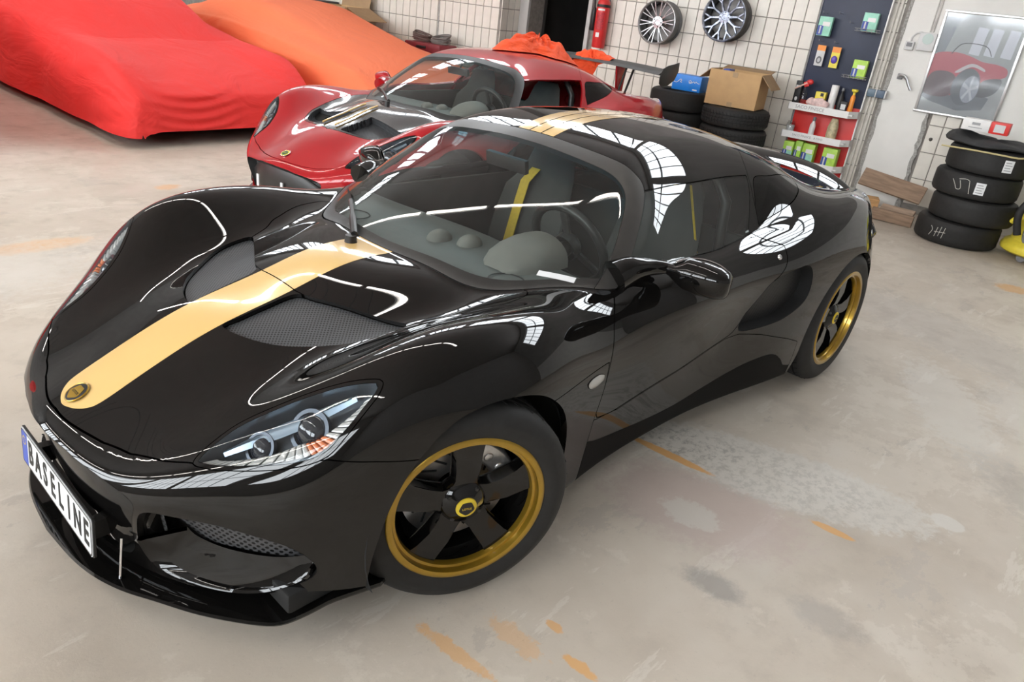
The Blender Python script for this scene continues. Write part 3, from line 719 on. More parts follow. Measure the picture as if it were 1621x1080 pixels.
M_carbon = mat('carbon black panel', (.012, .012, .013), .16, coat=1., var=.3, scale=400)

SURF = base_surface()
def fval(M, poly, pr): return sdf(pr(M[0]), poly)

def wheel(parent, c, R, wid, rim_r, steer, side, spoke_m, lip_m, cap_m, emblem_m, stem='wheel'):
    """local +Y points outwards; origin at the middle of the outer rim face"""
    w = empty(stem, c, (0 if side > 0 else math.pi)+steer, parent)
    A = axisY()
    mb = MB(); hw = wid
    pr = [(rim_r-.012, -.004), (rim_r+.002, .003), (rim_r+.012, .006), (rim_r+.035, .010), (R-.040, .008), (R-.018, -.004), (R-.006, -.020)]
    pr += [(R-.001, -.034), (R-.001, -.050), (R-.009, -.0505), (R-.009, -.0585), (R, -.059), (R, -.082), (R-.009, -.0825), (R-.009, -.0915), (R, -.092), (R, -.115), (R-.009, -.1155), (R-.009, -.1235), (R-.001, -.124)]
    pr += [(R-.003, -hw+.025), (R-.018, -hw+.006), (R-.045, -hw-.004), (rim_r+.01, -hw+.004), (rim_r-.012, -hw+.012)]
    mb.lathe(pr, A, n=96); mb.build('tyre', M_rubber, w, angle=30)
    # slanted tread sipes
    mb = MB(); n = 44
    for i in range(n):
        for yy, sk in ((-.040, .5), (-.071, -.45), (-.103, .45), (-.136, -.5)):
            t = 2*math.pi*(i+.5*(yy < -.09))/n; M = Matrix.Rotation(-t, 4, 'Y') @ Matrix.Translation((R-.0015, yy, 0)) @ Matrix.Rotation(sk, 4, 'X')
            mb._add([(0, -.011, -.0022), (0, .011, -.0022), (0, .011, .0022), (0, -.011, .0022), (.0019, -.011, -.0018), (.0019, .011, -.0018), (.0019, .011, .0018), (.0019, -.011, .0018)], [(4, 5, 6, 7), (0, 1, 5, 4), (2, 3, 7, 6), (1, 2, 6, 5), (3, 0, 4, 7)], M)
    mb.build('tread_sipes', M_under, w, smooth=False)
    mb = MB(); mb.lathe([(rim_r-.004, -.006), (rim_r, .002), (rim_r-.004, .006), (rim_r-.012, .006), (rim_r-.018, .004), (rim_r-.0205, -.004), (rim_r-.022, -.012), (rim_r-.029, -.013), (rim_r-.031, -.018), (rim_r-.032, -.030)], A, n=96); mb.build('rim_lip', lip_m, w, angle=50)
    mb = MB(); mb.lathe([(rim_r-.031, -.029), (rim_r-.036, -.060), (rim_r-.040, -wid+.02), (rim_r-.015, -wid+.01)], A, n=64); mb.build('rim_barrel', spoke_m, w)
    for i in range(5):
        t = 2*math.pi*i/5+.31
        mb = MB(); r0, r1 = .045, rim_r-.030
        o = [(r0, -.032), (r0+.03, -.029), (r1*.6, -.029), (r1-.03, -.033), (r1, -.040), (r1, .040), (r1-.03, .033), (r1*.6, .029), (r0+.03, .029), (r0, .032)]
        rings = []
        for x, yy in o: pass
        top = [(x, -.026+.008*math.sin(math.pi*min(1, (x-r0)/(r1-r0))) if x > r0+.02 else -.036, yy) for x, yy in o]
        bot = [(x, -.064, yy) for x, yy in o]; k = len(o); M = Matrix.Rotation(-t, 4, 'Y')
        mb._add(top+bot, [tuple(range(k)), tuple(range(2*k-1, k-1, -1))]+[(a, (a+1) % k, k+(a+1) % k, k+a) for a in range(k)], M)
        mb.build('spoke', spoke_m, w, bevel=.004, seg=2)
    mb = MB(); mb.lathe([(.0001, -.012), (.030, -.012), (.034, -.015), (.050, -.022), (.064, -.034), (.072, -.050), (.073, -.066)], A, n=40); mb.build('hub', spoke_m, w)
    mb = MB()
    for i in range(4):
        t = 2*math.pi*i/4+.6; mb.lathe([(.0001, -.021), (.005, -.021), (.007, -.025), (.007, -.045)], axisY((.052*math.cos(t), 0, .050*math.sin(t))), n=8)
    mb.build('wheel_bolts', M_satin, w)
    mb = MB(); mb.lathe([(.0001, -.0065), (.026, -.0070), (.0285, -.009), (.029, -.014)], A, n=40); mb.build('centre_cap', cap_m, w)
    tri_o = [(.020*math.cos(a)*(1+.12*math.cos(3*(a-math.pi/2))), .020*math.sin(a)*(1+.12*math.cos(3*(a+math.pi/2)))) for a in np.linspace(0, 2*math.pi, 36, endpoint=False)]
    F = frame_mtx((0, -.0066, 0), (-1, 0, 0), (0, 0, 1))
    mb = MB(); mb.prism([(x, y*.95) for x, y in tri_o], 0, .0012, F); mb.build('cap_emblem', emblem_m, w, smooth=False)
    text_mesh('LOTUS', .0085, 'cap_lettering', M_capyellow if cap_m is M_capyellow else cap_m, w, F @ Matrix.Translation((0, -.002, .0016)), 1.0, .0002)
    mb = MB(); mb.lathe([(.06, -.095), (.150, -.095), (.150, -.120), (.06, -.120), (.06, -.095)], A, n=64); mb.build('brake_disc', M_disc, w, angle=30)
    mb = MB()
    for i in range(18):
        t = 2*math.pi*i/18; mb.box((.108*math.cos(t), -.0945, .108*math.sin(t)), (.050, .002, .006), ry=-t+.6)
    mb.build('disc_slots', M_under, w, smooth=False)
    mb = MB(); t0 = math.pi-.75 if side > 0 else .75
    ring = []
    for a in np.linspace(t0-.42, t0+.42, 9):
        ring.append([(r*math.cos(a), yy, r*math.sin(a)) for r, yy in ((.108, -.070), (.160, -.068), (.166, -.080), (.166, -.130), (.10, -.130), (.10, -.080))])
    mb.loft(ring)
    for a in (t0-.2, t0+.2): mb.lathe([(.0001, -.066), (.013, -.066), (.016, -.074)], axisY((.128*math.cos(a), 0, .128*math.sin(a))), n=12)
    mb.build('brake_caliper', M_alu, w, bevel=.004)
    return w

def make_car(style, loc, rz):
    blk = style == 'black'
    paint = M_black if blk else M_red
    root = empty('sports_car', loc, rz)
    M = SURF
    # underside away, arches out
    M = clip(M, np.where(M[0][:, 5] < -.93, 1., -1.)*np.where(M[0][:, 2] < .125, 1, -1) if False else (.104-M[0][:, 2]))
    D = M[0]; g = np.where(np.abs(D[:, 1]) > .42, sdf(XZ(D), ARCHF), 1.); M = clip(M, -g)
    D = M[0]; g = np.where(np.abs(D[:, 1]) > .42, sdf(XZ(D), ARCHR), 1.); M = clip(M, -g)
    D = M[0]; gh = np.maximum(D[:, 7]-D[:, 6], np.interp(np.abs(D[:, 1]), ROOFREAR[:, 0], ROOFREAR[:, 1])-D[:, 0])
    GH, M = cut(M, gh, .0012)
    # ---- greenhouse
    ws, GH = cut(GH, fval(GH, WS, XY), .0008)
    fr, GH = cut(GH, fval(GH, WSO, XY), .0012)
    sw, GH = cut(GH, np.where(np.abs(GH[0][:, 1]) > .3, fval(GH, SIDEWIN, XZ), .5), .0015)
    seal, ws = cut(ws, ws[0][:, 6]-.020, .0002)
    panel('windscreen', ws, G_ws, root, 0); panel('windscreen_seal', seal, M_satin, root, .004)
    panel('windscreen_frame', fr, M_pillar if blk else M_satin, root, .02)
    for sd in (1, -1):
        if blk or sd < 0: panel('side_window', sw, G_side, root, 0, sd)
    roof = panel('roof', GH, paint, root, .015)
    if blk:
        D = GH[0]; ay = np.abs(D[:, 1])
        for a, b in ((-.088, -.032), (-.026, .026), (.032, .088)):
            gg = np.maximum(a-D[:, 1], D[:, 1]-b); decal('stripe', GH, gg, M_gold, roof)
    # ---- lower body
    D = M[0]; qw, M = cut(M, np.where((np.abs(D[:, 1]) > .3) & (D[:, 2] > .77), fval(M, QWIN, XZ), .5), .0012)
    for sd in (1, -1): panel('quarter_window', qw, G_dark, root, .004, sd)
    D = M[0]; sc, M = cut(M, np.where(np.abs(D[:, 1]) > .5, fval(M, SCOOP, XZ), .5), .0005)
    for sd in (1, -1):
        o = inset('side_scoop', sc, M_under, root, .10, sd)
        inset('scoop_mesh', sc, M_scoop, o, .055, sd, False)
    D = M[0]; lp, M = cut(M, np.where((D[:, 0] > .1), fval(M, LAMP, LP), .5), .0012)
    g_in = fval(lp, LAMP, LP)
    for sd in (1, -1):
        h = inset('headlight', lp, M_satin, root, .012, sd, True) if False else None
        sub = clip(lp, -sd*lp[0][:, 1])
        gi = sdf(LP(sub[0]), LAMP)
        lens = clip(sub, gi+.011); sur = clip(sub, -(gi+.010))
        hl = inset('headlight', lens, M_lampdark, root, .055)
        panel('lamp_surround', sur, M_black, hl, .01)
        panel('lamp_lens', lens, G_lens, hl, 0)
        lamp_inside(hl, lens, sd)
    D = M[0]
    if blk:
        ve, M = cut(M, fval(M, VENT, XY)+np.where(D[:, 2] < .55, 1, 0), .0012)
        pn, M = cut(M, fval(M, PANEL, XY)+np.where(M[0][:, 2] < .55, 1, 0), .0018)
        for sd in (1, -1): inset('bonnet_vent', ve, M_vent, root, .013, sd, False)
        sp = panel('service_panel', pn, paint, root, .014)
        decal('stripe', pn, fval(pn, STRIPE, XY), M_gold, sp)
    else:
        pn, M = cut(M, fval(M, INSERT, XY)+np.where(D[:, 2] < .52, 1, 0), .002)
        pn2 = pn; ve, pn2 = cut(pn, np.maximum(np.maximum(-(pn[0][:, 0]-.03), sdf(XY(pn[0]), INSERT)+.018), np.where(np.abs(pn[0][:, 1]) < .09, .01, -.01)), .001)
        sp = panel('bonnet_panel', pn2, M_carbon, root, .014)
        for sd in (1, -1): inset('bonnet_vent', ve, M_vent, root, .045, sd)
        for yy in (-.10, .02):
            pts = []
            for x in np.linspace(.27, -.10, 12):
                z = fT(x, yy); pts.append((x, yy+.02*math.sin((x-.27)*4), z+.012))
            mb = MB(); mb.tube(pts, .006, 6); mb.build('bonnet_rib', M_gold, sp)
    # lower edge of the bumper rises towards the wheel arch
    D = M[0]; ay = np.abs(D[:, 1]); tq = np.clip((ay-.40)/.30, 0, 1); M = clip(M, np.where(D[:, 0] > .12, .116+.052*tq*tq*(3-2*tq)-D[:, 2], -1.))
    D = M[0]; gb = np.maximum(D[:, 2]-np.interp(np.abs(D[:, 1]), BUMPZ[:, 0], BUMPZ[:, 1]), .02-D[:, 0])
    bu, M = cut(M, gb, .0013)
    mo, bu = cut(bu, fval(bu, MOUTH, YZ), .0003); it, bu = cut(bu, fval(bu, INTAKE, YZ), .0003)
    bumper = panel('front_bumper', bu, paint, root, .022)
    inset('mouth_duct', mo, M_under, root, .16)
    for sd in (1, -1):
        o = inset('side_intake', it, M_satin, root, .085, sd)
        D2 = it[0]; gi = np.maximum(sdf(YZ(D2), INTAKE)+.012, .215-D2[:, 2]+np.maximum(.46-np.abs(D2[:, 1]), 0)*1.4)
        me_ = clip(it, gi); inset('intake_mesh', me_, M_grille, o, .062, sd, False)
    D = M[0]; dr, M = cut(M, np.where(np.abs(D[:, 1]) > .4, fval(M, DOOR_O, XZ), .5), .002)
    for sd in (1, -1):
        d_ = panel('door', dr, paint, root, .016, sd)
        mb = MB(); n = field(np.array([[-1.603, .785*sd, .713]]))[1][0]; n = Vector(n).normalized(); F = frame_mtx((-1.603, .785*sd, .713), (1, 0, 0), n.cross(Vector((1, 0, 0)))*1)
        mb.lathe([(.0001, .004), (.008, .004), (.010, .002), (.011, -.004)], F if F.to_3x3() @ Vector((0, 0, 1)) @ n > 0 else F @ Matrix.Rotation(math.pi, 4, 'X'), n=20); mb.build('door_lock', M_chrome, d_)
    D = M[0]; fl_, M = cut(M, np.where((np.abs(D[:, 1]) > .4) & (D[:, 2] > .02), fval(M, FENDLOW, XZ), .5), .0014)
    for sd in (1, -1):
        sub = clip(fl_, -sd*fl_[0][:, 1]); mk, sub = cut(sub, fval(sub, SIDEMARK, XZ), .0008)
        f_ = panel('lower_fender', sub, paint, root, .02)
        Dm = mk[0]; dome = np.clip(-sdf(XZ(Dm), SIDEMARK)/.015, 0, 1); Vd = Dm[:, :3]+Dm[:, 3:6]*(.009*np.sqrt(dome))[:, None]
        raw('side_repeater', Vd, mk[1], M_led, f_)
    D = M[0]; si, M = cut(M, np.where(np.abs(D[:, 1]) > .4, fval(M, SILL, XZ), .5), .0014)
    gd, si = cut(si, fval(si, SILLSHADE, XZ), .0006)
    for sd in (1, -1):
        so = panel('sill', si, paint, root, .02, sd); panel('sill_shade', gd, M_sillshade, so, .02, sd)  # lower sill band: reflected shade put into the colour, no separate trim
    D = M[0]; fc, rc = clip(M, -.9-D[:, 0]), clip(M, D[:, 0]+.9)
    front = panel('front_clamshell', fc, paint, root, .022)
    if blk: decal('stripe', fc, fval(fc, STRIPE, XY), M_gold, front)
    panel('rear_clamshell', rc, paint, root, .022)
    # nose badge
    n = Vector(field(np.array([[.627, 0, .4685]]))[1][0]).normalized(); bp = Vector((.627, 0, .4685))+n*.0012
    F = frame_mtx(bp, (0, 1, 0), n.cross(Vector((0, 1, 0))))
    mb = MB(); mb.lathe([(.0001, .0035), (.026, .0032), (.0300, .002), (.031, 0)], F, n=36); bd = mb.build('nose_badge', M_ink if blk else M_capyellow, root)
    mb = MB(); mb.lathe([(.0285, .0022), (.0300, .0034), (.0318, .0022), (.0322, 0)], F, n=36); mb.build('badge_ring', M_rimgold if blk else M_chrome, bd)
    tr = [(.021*math.cos(a)*(1+.13*math.cos(3*(a-math.pi/2))), .021*math.sin(a)*(1+.13*math.cos(3*(a+math.pi/2)))) for a in np.linspace(0, 2*math.pi, 40, endpoint=False)]
    mb = MB(); mb.prism(tr, .003, .0042, F); mb.build('badge_emblem', M_rimgold if blk else M_green, bd, smooth=False)
    text_mesh('LOTUS', .0105, 'badge_lettering', M_ink if blk else M_capyellow, bd, F @ Matrix.Translation((0, -.002, .0045)), 1., .0002)
    # ---- wells, tub
    for xc, r in ((-.07, .352), (-2.30, .362)):
        for sd in (1, -1):
            mb = MB(); Mx = Matrix.Translation((xc, sd*.76, .27)) @ Matrix.Rotation(math.pi/2*sd, 4, 'X')
            mb.lathe([(r, .0), (r, .42), (.0001, .42)], Mx, n=40, a0=-.35 if sd < 0 else math.pi-.35+.0, a1=math.pi+.35 if sd < 0 else 2*math.pi+.35) if False else mb.lathe([(r, .0), (r, .42), (.0001, .42)], Mx, n=48)
            b = mb.b; bmesh.ops.bisect_plane(b, geom=b.verts[:]+b.edges[:]+b.faces[:], plane_co=(0, 0, .14), plane_no=(0, 0, -1), clear_outer=True)
            mb.build('wheel_well_liner', M_under, root)
    mb = MB(); mb.box((-1.16, 0, .15), (3.2, 1.36, .06)); mb.box((.30, 0, .15), (.5, .8, .05)); mb.build('floor_pan', M_under, root, bevel=.01)
    cabin(root, blk)
    # ---- wheels
    R1, R2 = .2995, .317; st = -.3925 if blk else .05
    sp_m = M_black if blk else mat('bronze gold rim', (.36, .25, .06), .35, metal=.8, var=.05)
    lp_m = M_rimgold if blk else sp_m
    for x, y, R_, wd, rr, stx in ((0, .8064, R1, .175, .217, st), (-2.3, .851, R2, .225, .230, 0.)):
        for sd in (1, -1):
            wheel(root, (x, sd*y-(.015 if sd < 0 else -.0)*0, R_), R_, wd, rr, stx, sd, sp_m, lp_m, M_capyellow, M_ink)
    mirrors(root, paint, blk)
    front_details(root, paint, blk)
    tail_details(root, paint, blk)
    return root

def lamp_inside(hl, lens, sd):
    S = np.array([1, sd, 1])
    out = crom(np.array(LAMP3), 6); out = out*S; cen = out.mean(0)
    f = field(out)[1]; f /= np.linalg.norm(f, axis=1)[:, None]
    # led light guide following the lower and outer edge
    idx = list(range(46, 96)); tot = len(idx); blocks = []
    for k, i in enumerate(idx[:-1:2]):
        p0, p1 = out[i], out[(idx[min(2*k+2, tot-1)])]; n0 = f[i]
        inn = (cen-p0); inn -= inn@n0*n0; inn /= np.linalg.norm(inn); inn1 = (cen-p1); inn1 -= inn1@n0*n0; inn1 /= np.linalg.norm(inn1)
        wdt = .030
        a, b = p0+inn*.017-n0*.012, p1+inn1*.017-n0*.012
        b = a+(b-a)*.86
        V = [a, b, b+inn1*wdt-n0*.012, a+inn*wdt-n0*.012]; V = V+[v-n0*.018 for v in V]
        mb = MB(); mb._add([tuple(v) for v in V], [(0, 1, 2, 3), (4, 7, 6, 5), (0, 4, 5, 1), (1, 5, 6, 2), (2, 6, 7, 3), (3, 7, 4, 0)])
        amber = 8 <= k <= 15
        mb.build('indicator_led' if amber else 'daylight_led', M_amber if amber and k < 12 else M_led, hl, bevel=.003, seg=2)
    # projector and polished bowl
    for c, r, nm in (((.335, .600, .560), .040, 'main_projector'), ((.425, .535, .515), .030, 'dipped_projector')):
        p = np.array(c)*S; q = p[None]; v, g, _, _ = field(q); n = g[0]/np.linalg.norm(g[0]); p = p-n*(v[0]/np.linalg.norm(g[0])+.038)
        F = frame_mtx(p, (0, 0, 1), (0, 1, 0)); ax = Vector((.80, .25*sd, .55)).normalized()
        F = Vector((0, 0, 1)).rotation_difference(ax).to_matrix().to_4x4(); F.translation = p
        mb = MB(); mb.lathe([(r*1.30, -.008), (r*1.28, .004), (r*1.05, .004), (r, -.004)], F, n=32); o = mb.build('projector_ring' if nm[0] == 'm' else 'dipped_ring', mat('dull projector ring', (.06, .07, .085), .3, metal=.6), hl)
        mb = MB(); mb.lathe([(.0001, r*.45), (r*.5, r*.38), (r*.85, r*.18), (r, -.004)], F, n=32); mb.build(nm, mat('projector glass', (.015, .018, .025), .03, coat=1.), hl)
    # chrome blade across the lamp
    a, b = np.array((.50, .47, .49))*S, np.array((.235, .655, .655))*S; pts = []
    mb = MB(); rings = []
    for t in np.linspace(.05, .95, 14):
        p = a+(b-a)*t; v, g, _, _ = field(p[None]); n = g[0]/np.linalg.norm(g[0]); p = p-n*(v[0]/np.linalg.norm(g[0])+.030)
        d = (b-a)/np.linalg.norm(b-a); side_ = np.cross(n, d); wv = .006+.012*math.sin(math.pi*t)
        rings.append([tuple(p+side_*wv), tuple(p+n*.006), tuple(p-side_*wv), tuple(p-n*.010)])
    mb.loft(rings); mb.build('chrome_blade', mat('bluish reflector', (.30, .38, .46), .30, metal=.8), hl)

def cabin(root, blk):
    mb = MB()
    for sd in (1, -1): mb.box((-1.15, sd*.655, .46), (1.15, .02, .50))
    mb.box((-1.70, 0, .46), (.03, 1.2, .52)); mb.box((-.55, 0, .42), (.03, 1.2, .46)); mb.build('cabin_tub', M_trimcloth, root)
    # dashboard: shelf under the windscreen, rolled rear edge
    ys = np.linspace(-.60, .60, 25); rings = []
    for y in ys:
        xf = -.285-.30*(abs(y)/.6)**2.2*1.05; xr = -.74-.02*math.cos(y*6)
        L = [(xf, y, .672), (xf-.015, y, .690), (xf-.06, y, .702), (xf+(xr-xf)*.5, y, .712), (xr+.04, y, .712), (xr, y, .700), (xr-.015, y, .675), (xr-.01, y, .60), (xr+.05, y, .55)]
        rings.append(L)
    mb = MB(); mb.loft(rings, closed=False, cap=False); da = mb.build('dashboard', M_dashtop, root)
    # instrument binnacle
    mb = MB(); rings = []
    for x, wdt, h in ((-.505, .045, .004), (-.53, .075, .034), (-.565, .095, .060), (-.61, .106, .078), (-.66, .110, .088), (-.71, .110, .090), (-.745, .108, .088)):
        rings.append([(x, .33+wdt*math.cos(a), .708+h*math.sin(a)**.8 if math.sin(a) > 0 else .708) for a in np.linspace(0, math.pi, 15)])
    mb.loft(rings, closed=False, cap=False); mb.build('instrument_binnacle', M_binn, da)
    for x, y in ((-.545, .02), (-.60, .115)):
        mb = MB(); mb.sphere((x, y, .712), .040, 10, (1.25, .95, .85)); mb.build('air_vent', M_binn, da)
    mb = MB(); mb.sphere((-.60, .53, .706), .045, 10, (1.3, .8, .5)); mb.build('air_vent', M_binn, da)
    mb = MB(); mb.lathe([(.055, 0), (.058, .003), (.061, .0)], Matrix.Translation((-.47, .42, .7085)), n=32); mb.build('speaker_ring', M_ink, da)
    mb = MB(); mb.lathe([(.055, 0), (.058, .003), (.061, .0)], Matrix.Translation((-.45, -.35, .7085)), n=32); mb.build('speaker_ring', M_ink, da)
    # steering wheel
    sw = empty('steering_wheel', (-.875, .33, .735), 0, root); sw.rotation_euler = (0, math.radians(-66), 0)
    mb = MB(); n = 40; ring = [[((.155+.016*math.cos(b))*math.cos(a), (.155+.016*math.cos(b))*math.sin(a), .016*math.sin(b)) for b in np.linspace(0, 2*math.pi, 10, endpoint=False)] for a in np.linspace(0, 2*math.pi, n, endpoint=False)]
    ring.append(ring[0]); mb.loft(ring, cap=False); mb.build('wheel_rim', M_satin, sw)
    mb = MB(); mb.lathe([(.0001, .02), (.04, .018), (.052, .0), (.05, -.03)], None, n=24); mb.build('wheel_hub', M_satin, sw, angle=60)
    for a in (0, 2.2, -2.2):
        mb = MB(); mb.box((.09, 0, 0), (.12, .030, .012)); o = mb.build('wheel_spoke', M_satin, sw, bevel=.003, rot=(0, 0, a))
    mb = MB(); mb.tube([(-.74, .33, .665), (-.86, .33, .725)], .028, 12); mb.build('steering_column', M_satin, root)
    # seats
    for y in (.33, -.33):
        s = empty('seat', (-1.25, y, .20), 0, root)
        mb = MB(); rings = []
        for z, x, wd, th in ((.02, -.10, .20, .05), (.15, -.13, .205, .05), (.35, -.19, .21, .055), (.50, -.235, .195, .05), (.58, -.255, .15, .045), (.68, -.28, .12, .04), (.72, -.29, .09, .03)):
            rings.append([(x+th*math.sin(a)*(1 if math.sin(a) > 0 else 1)+(.05*abs(math.cos(a))**2 if z < .52 else 0), wd*math.cos(a), z) for a in np.linspace(0, 2*math.pi, 24, endpoint=False)])
        mb.loft(rings); mb.build('backrest', M_trimcloth, s)
        mb = MB(); rings = []
        for x, wd, z in ((.36, .18, .12), (.30, .2, .14), (.1, .205, .11), (-.1, .2, .09)):
            rings.append([(x, wd*math.cos(a), z+.05*math.sin(a)+.04*abs(math.cos(a))**3) for a in np.linspace(0, 2*math.pi, 20, endpoint=False)])
        mb.loft(rings); mb.build('cushion', M_trimcloth, s)
        if blk:
            for dy in (() if y > 0 else (-.06,)):
                pts = [(-.215, dy*1.1+(.03 if y < 0 else 0), .60), (-.175, dy, .54), (-.135, dy, .40), (-.07, dy*.8, .20), (.03, dy*.4, .17)]
                mb = MB(); rings = [[(x+.012, y_-.026, z), (x+.012, y_+.026, z), (x+.008, y_+.026, z), (x+.008, y_-.026, z)] for x, y_, z in pts]; mb.loft(rings)
                mb.build('harness_strap', M_yellow, s)
    # rear bulkhead shelf, roll hoop, mirror and visor
    mb = MB(); mb.tube([(-1.62, .52, .62), (-1.63, .50, .85), (-1.63, .42, .96), (-1.63, .2, 1.0), (-1.63, -.2, 1.0), (-1.63, -.42, .96), (-1.63, -.50, .85), (-1.62, -.52, .62)], .022, 10); mb.build('roll_hoop', M_satin, root)
    if blk:
        mb = MB(); mb.box((-1.42, .49, .80), (.004, .008, .28), ry=.28, rx=.16); mb.build('harness_strap', M_yellow, root)
    mb = MB(); mb.box((-.865, 0, .952), (.02, .20, .05), ry=.2); mb.tube([(-.90, 0, 1.0), (-.87, 0, .96)], .007, 8); mb.build('rear_view_mirror', M_satin, root, bevel=.004)

def mirrors(root, paint, blk):
    for sd in (1, -1):
        if not blk and sd > 0: continue
        c = empty('door_mirror', (0, 0, 0), 0, root)
        # head: rounded wedge, arm, rubber collar, glass
        a, b = Vector((-.868, .728*sd, .782)), Vector((-.935, .925*sd, .792)); rings = []
        d = (b-a).normalized(); fwd = Vector((d.y*sd, -d.x*sd, 0)).normalized()
        if fwd.x < 0: fwd = -fwd
        for t, hu, hd, dp in ((0, .017, .018, .020), (.08, .017, .024, .026), (.16, .022, .036, .036), (.26, .038, .050, .050), (.34, .046, .058, .056), (.6, .042, .068, .062), (.82, .034, .070, .060), (.94, .024, .064, .052), (.99, .012, .052, .040), (1., .004, .040, .028)):
            p = a+(b-a)*t
            rings.append([tuple(p+fwd*(dp*math.cos(q) if math.cos(q) > 0 else .012*math.cos(q))+Vector((0, 0, 1))*(hu if math.sin(q) > 0 else hd)*math.sin(q)) for q in np.linspace(0, 2*math.pi, 28, endpoint=False)])
        mb = MB(); mb.loft(rings); mb.build('mirror_shell', paint, c, angle=60)
        mb = MB(); p = a+(b-a)*.52-fwd*.0125; mb.lathe([(.0001, 0), (.046, 0), (.048, -.003)], frame_mtx(p, d, (0, 0, 1)) @ Matrix.Diagonal((1.9, .95, 1, 1)), n=28); mb.build('mirror_glass', M_chrome, c)
        mb = MB(); pts = [Vector((-.70, .655*sd, .755)), Vector((-.755, .672*sd, .775)), Vector((-.815, .700*sd, .782)), a+d*.004]
        rr = [.055, .044, .027, .019]; mb.tube(crom([tuple(p) for p in pts], 4, False), list(np.interp(np.linspace(0, 3, 13), range(4), rr)), 14); mb.build('mirror_arm', paint, c)
        mb = MB()
        for k in range(3): mb.lathe([(.019, -.003), (.0235, 0), (.019, .003)], Vector((0, 0, 1)).rotation_difference(d).to_matrix().to_4x4() if False else Matrix.Translation(a-d*(.004+.006*k)) @ Vector((0, 0, 1)).rotation_difference(d).to_matrix().to_4x4(), n=18)
        mb.build('mirror_collar', M_satin, c)

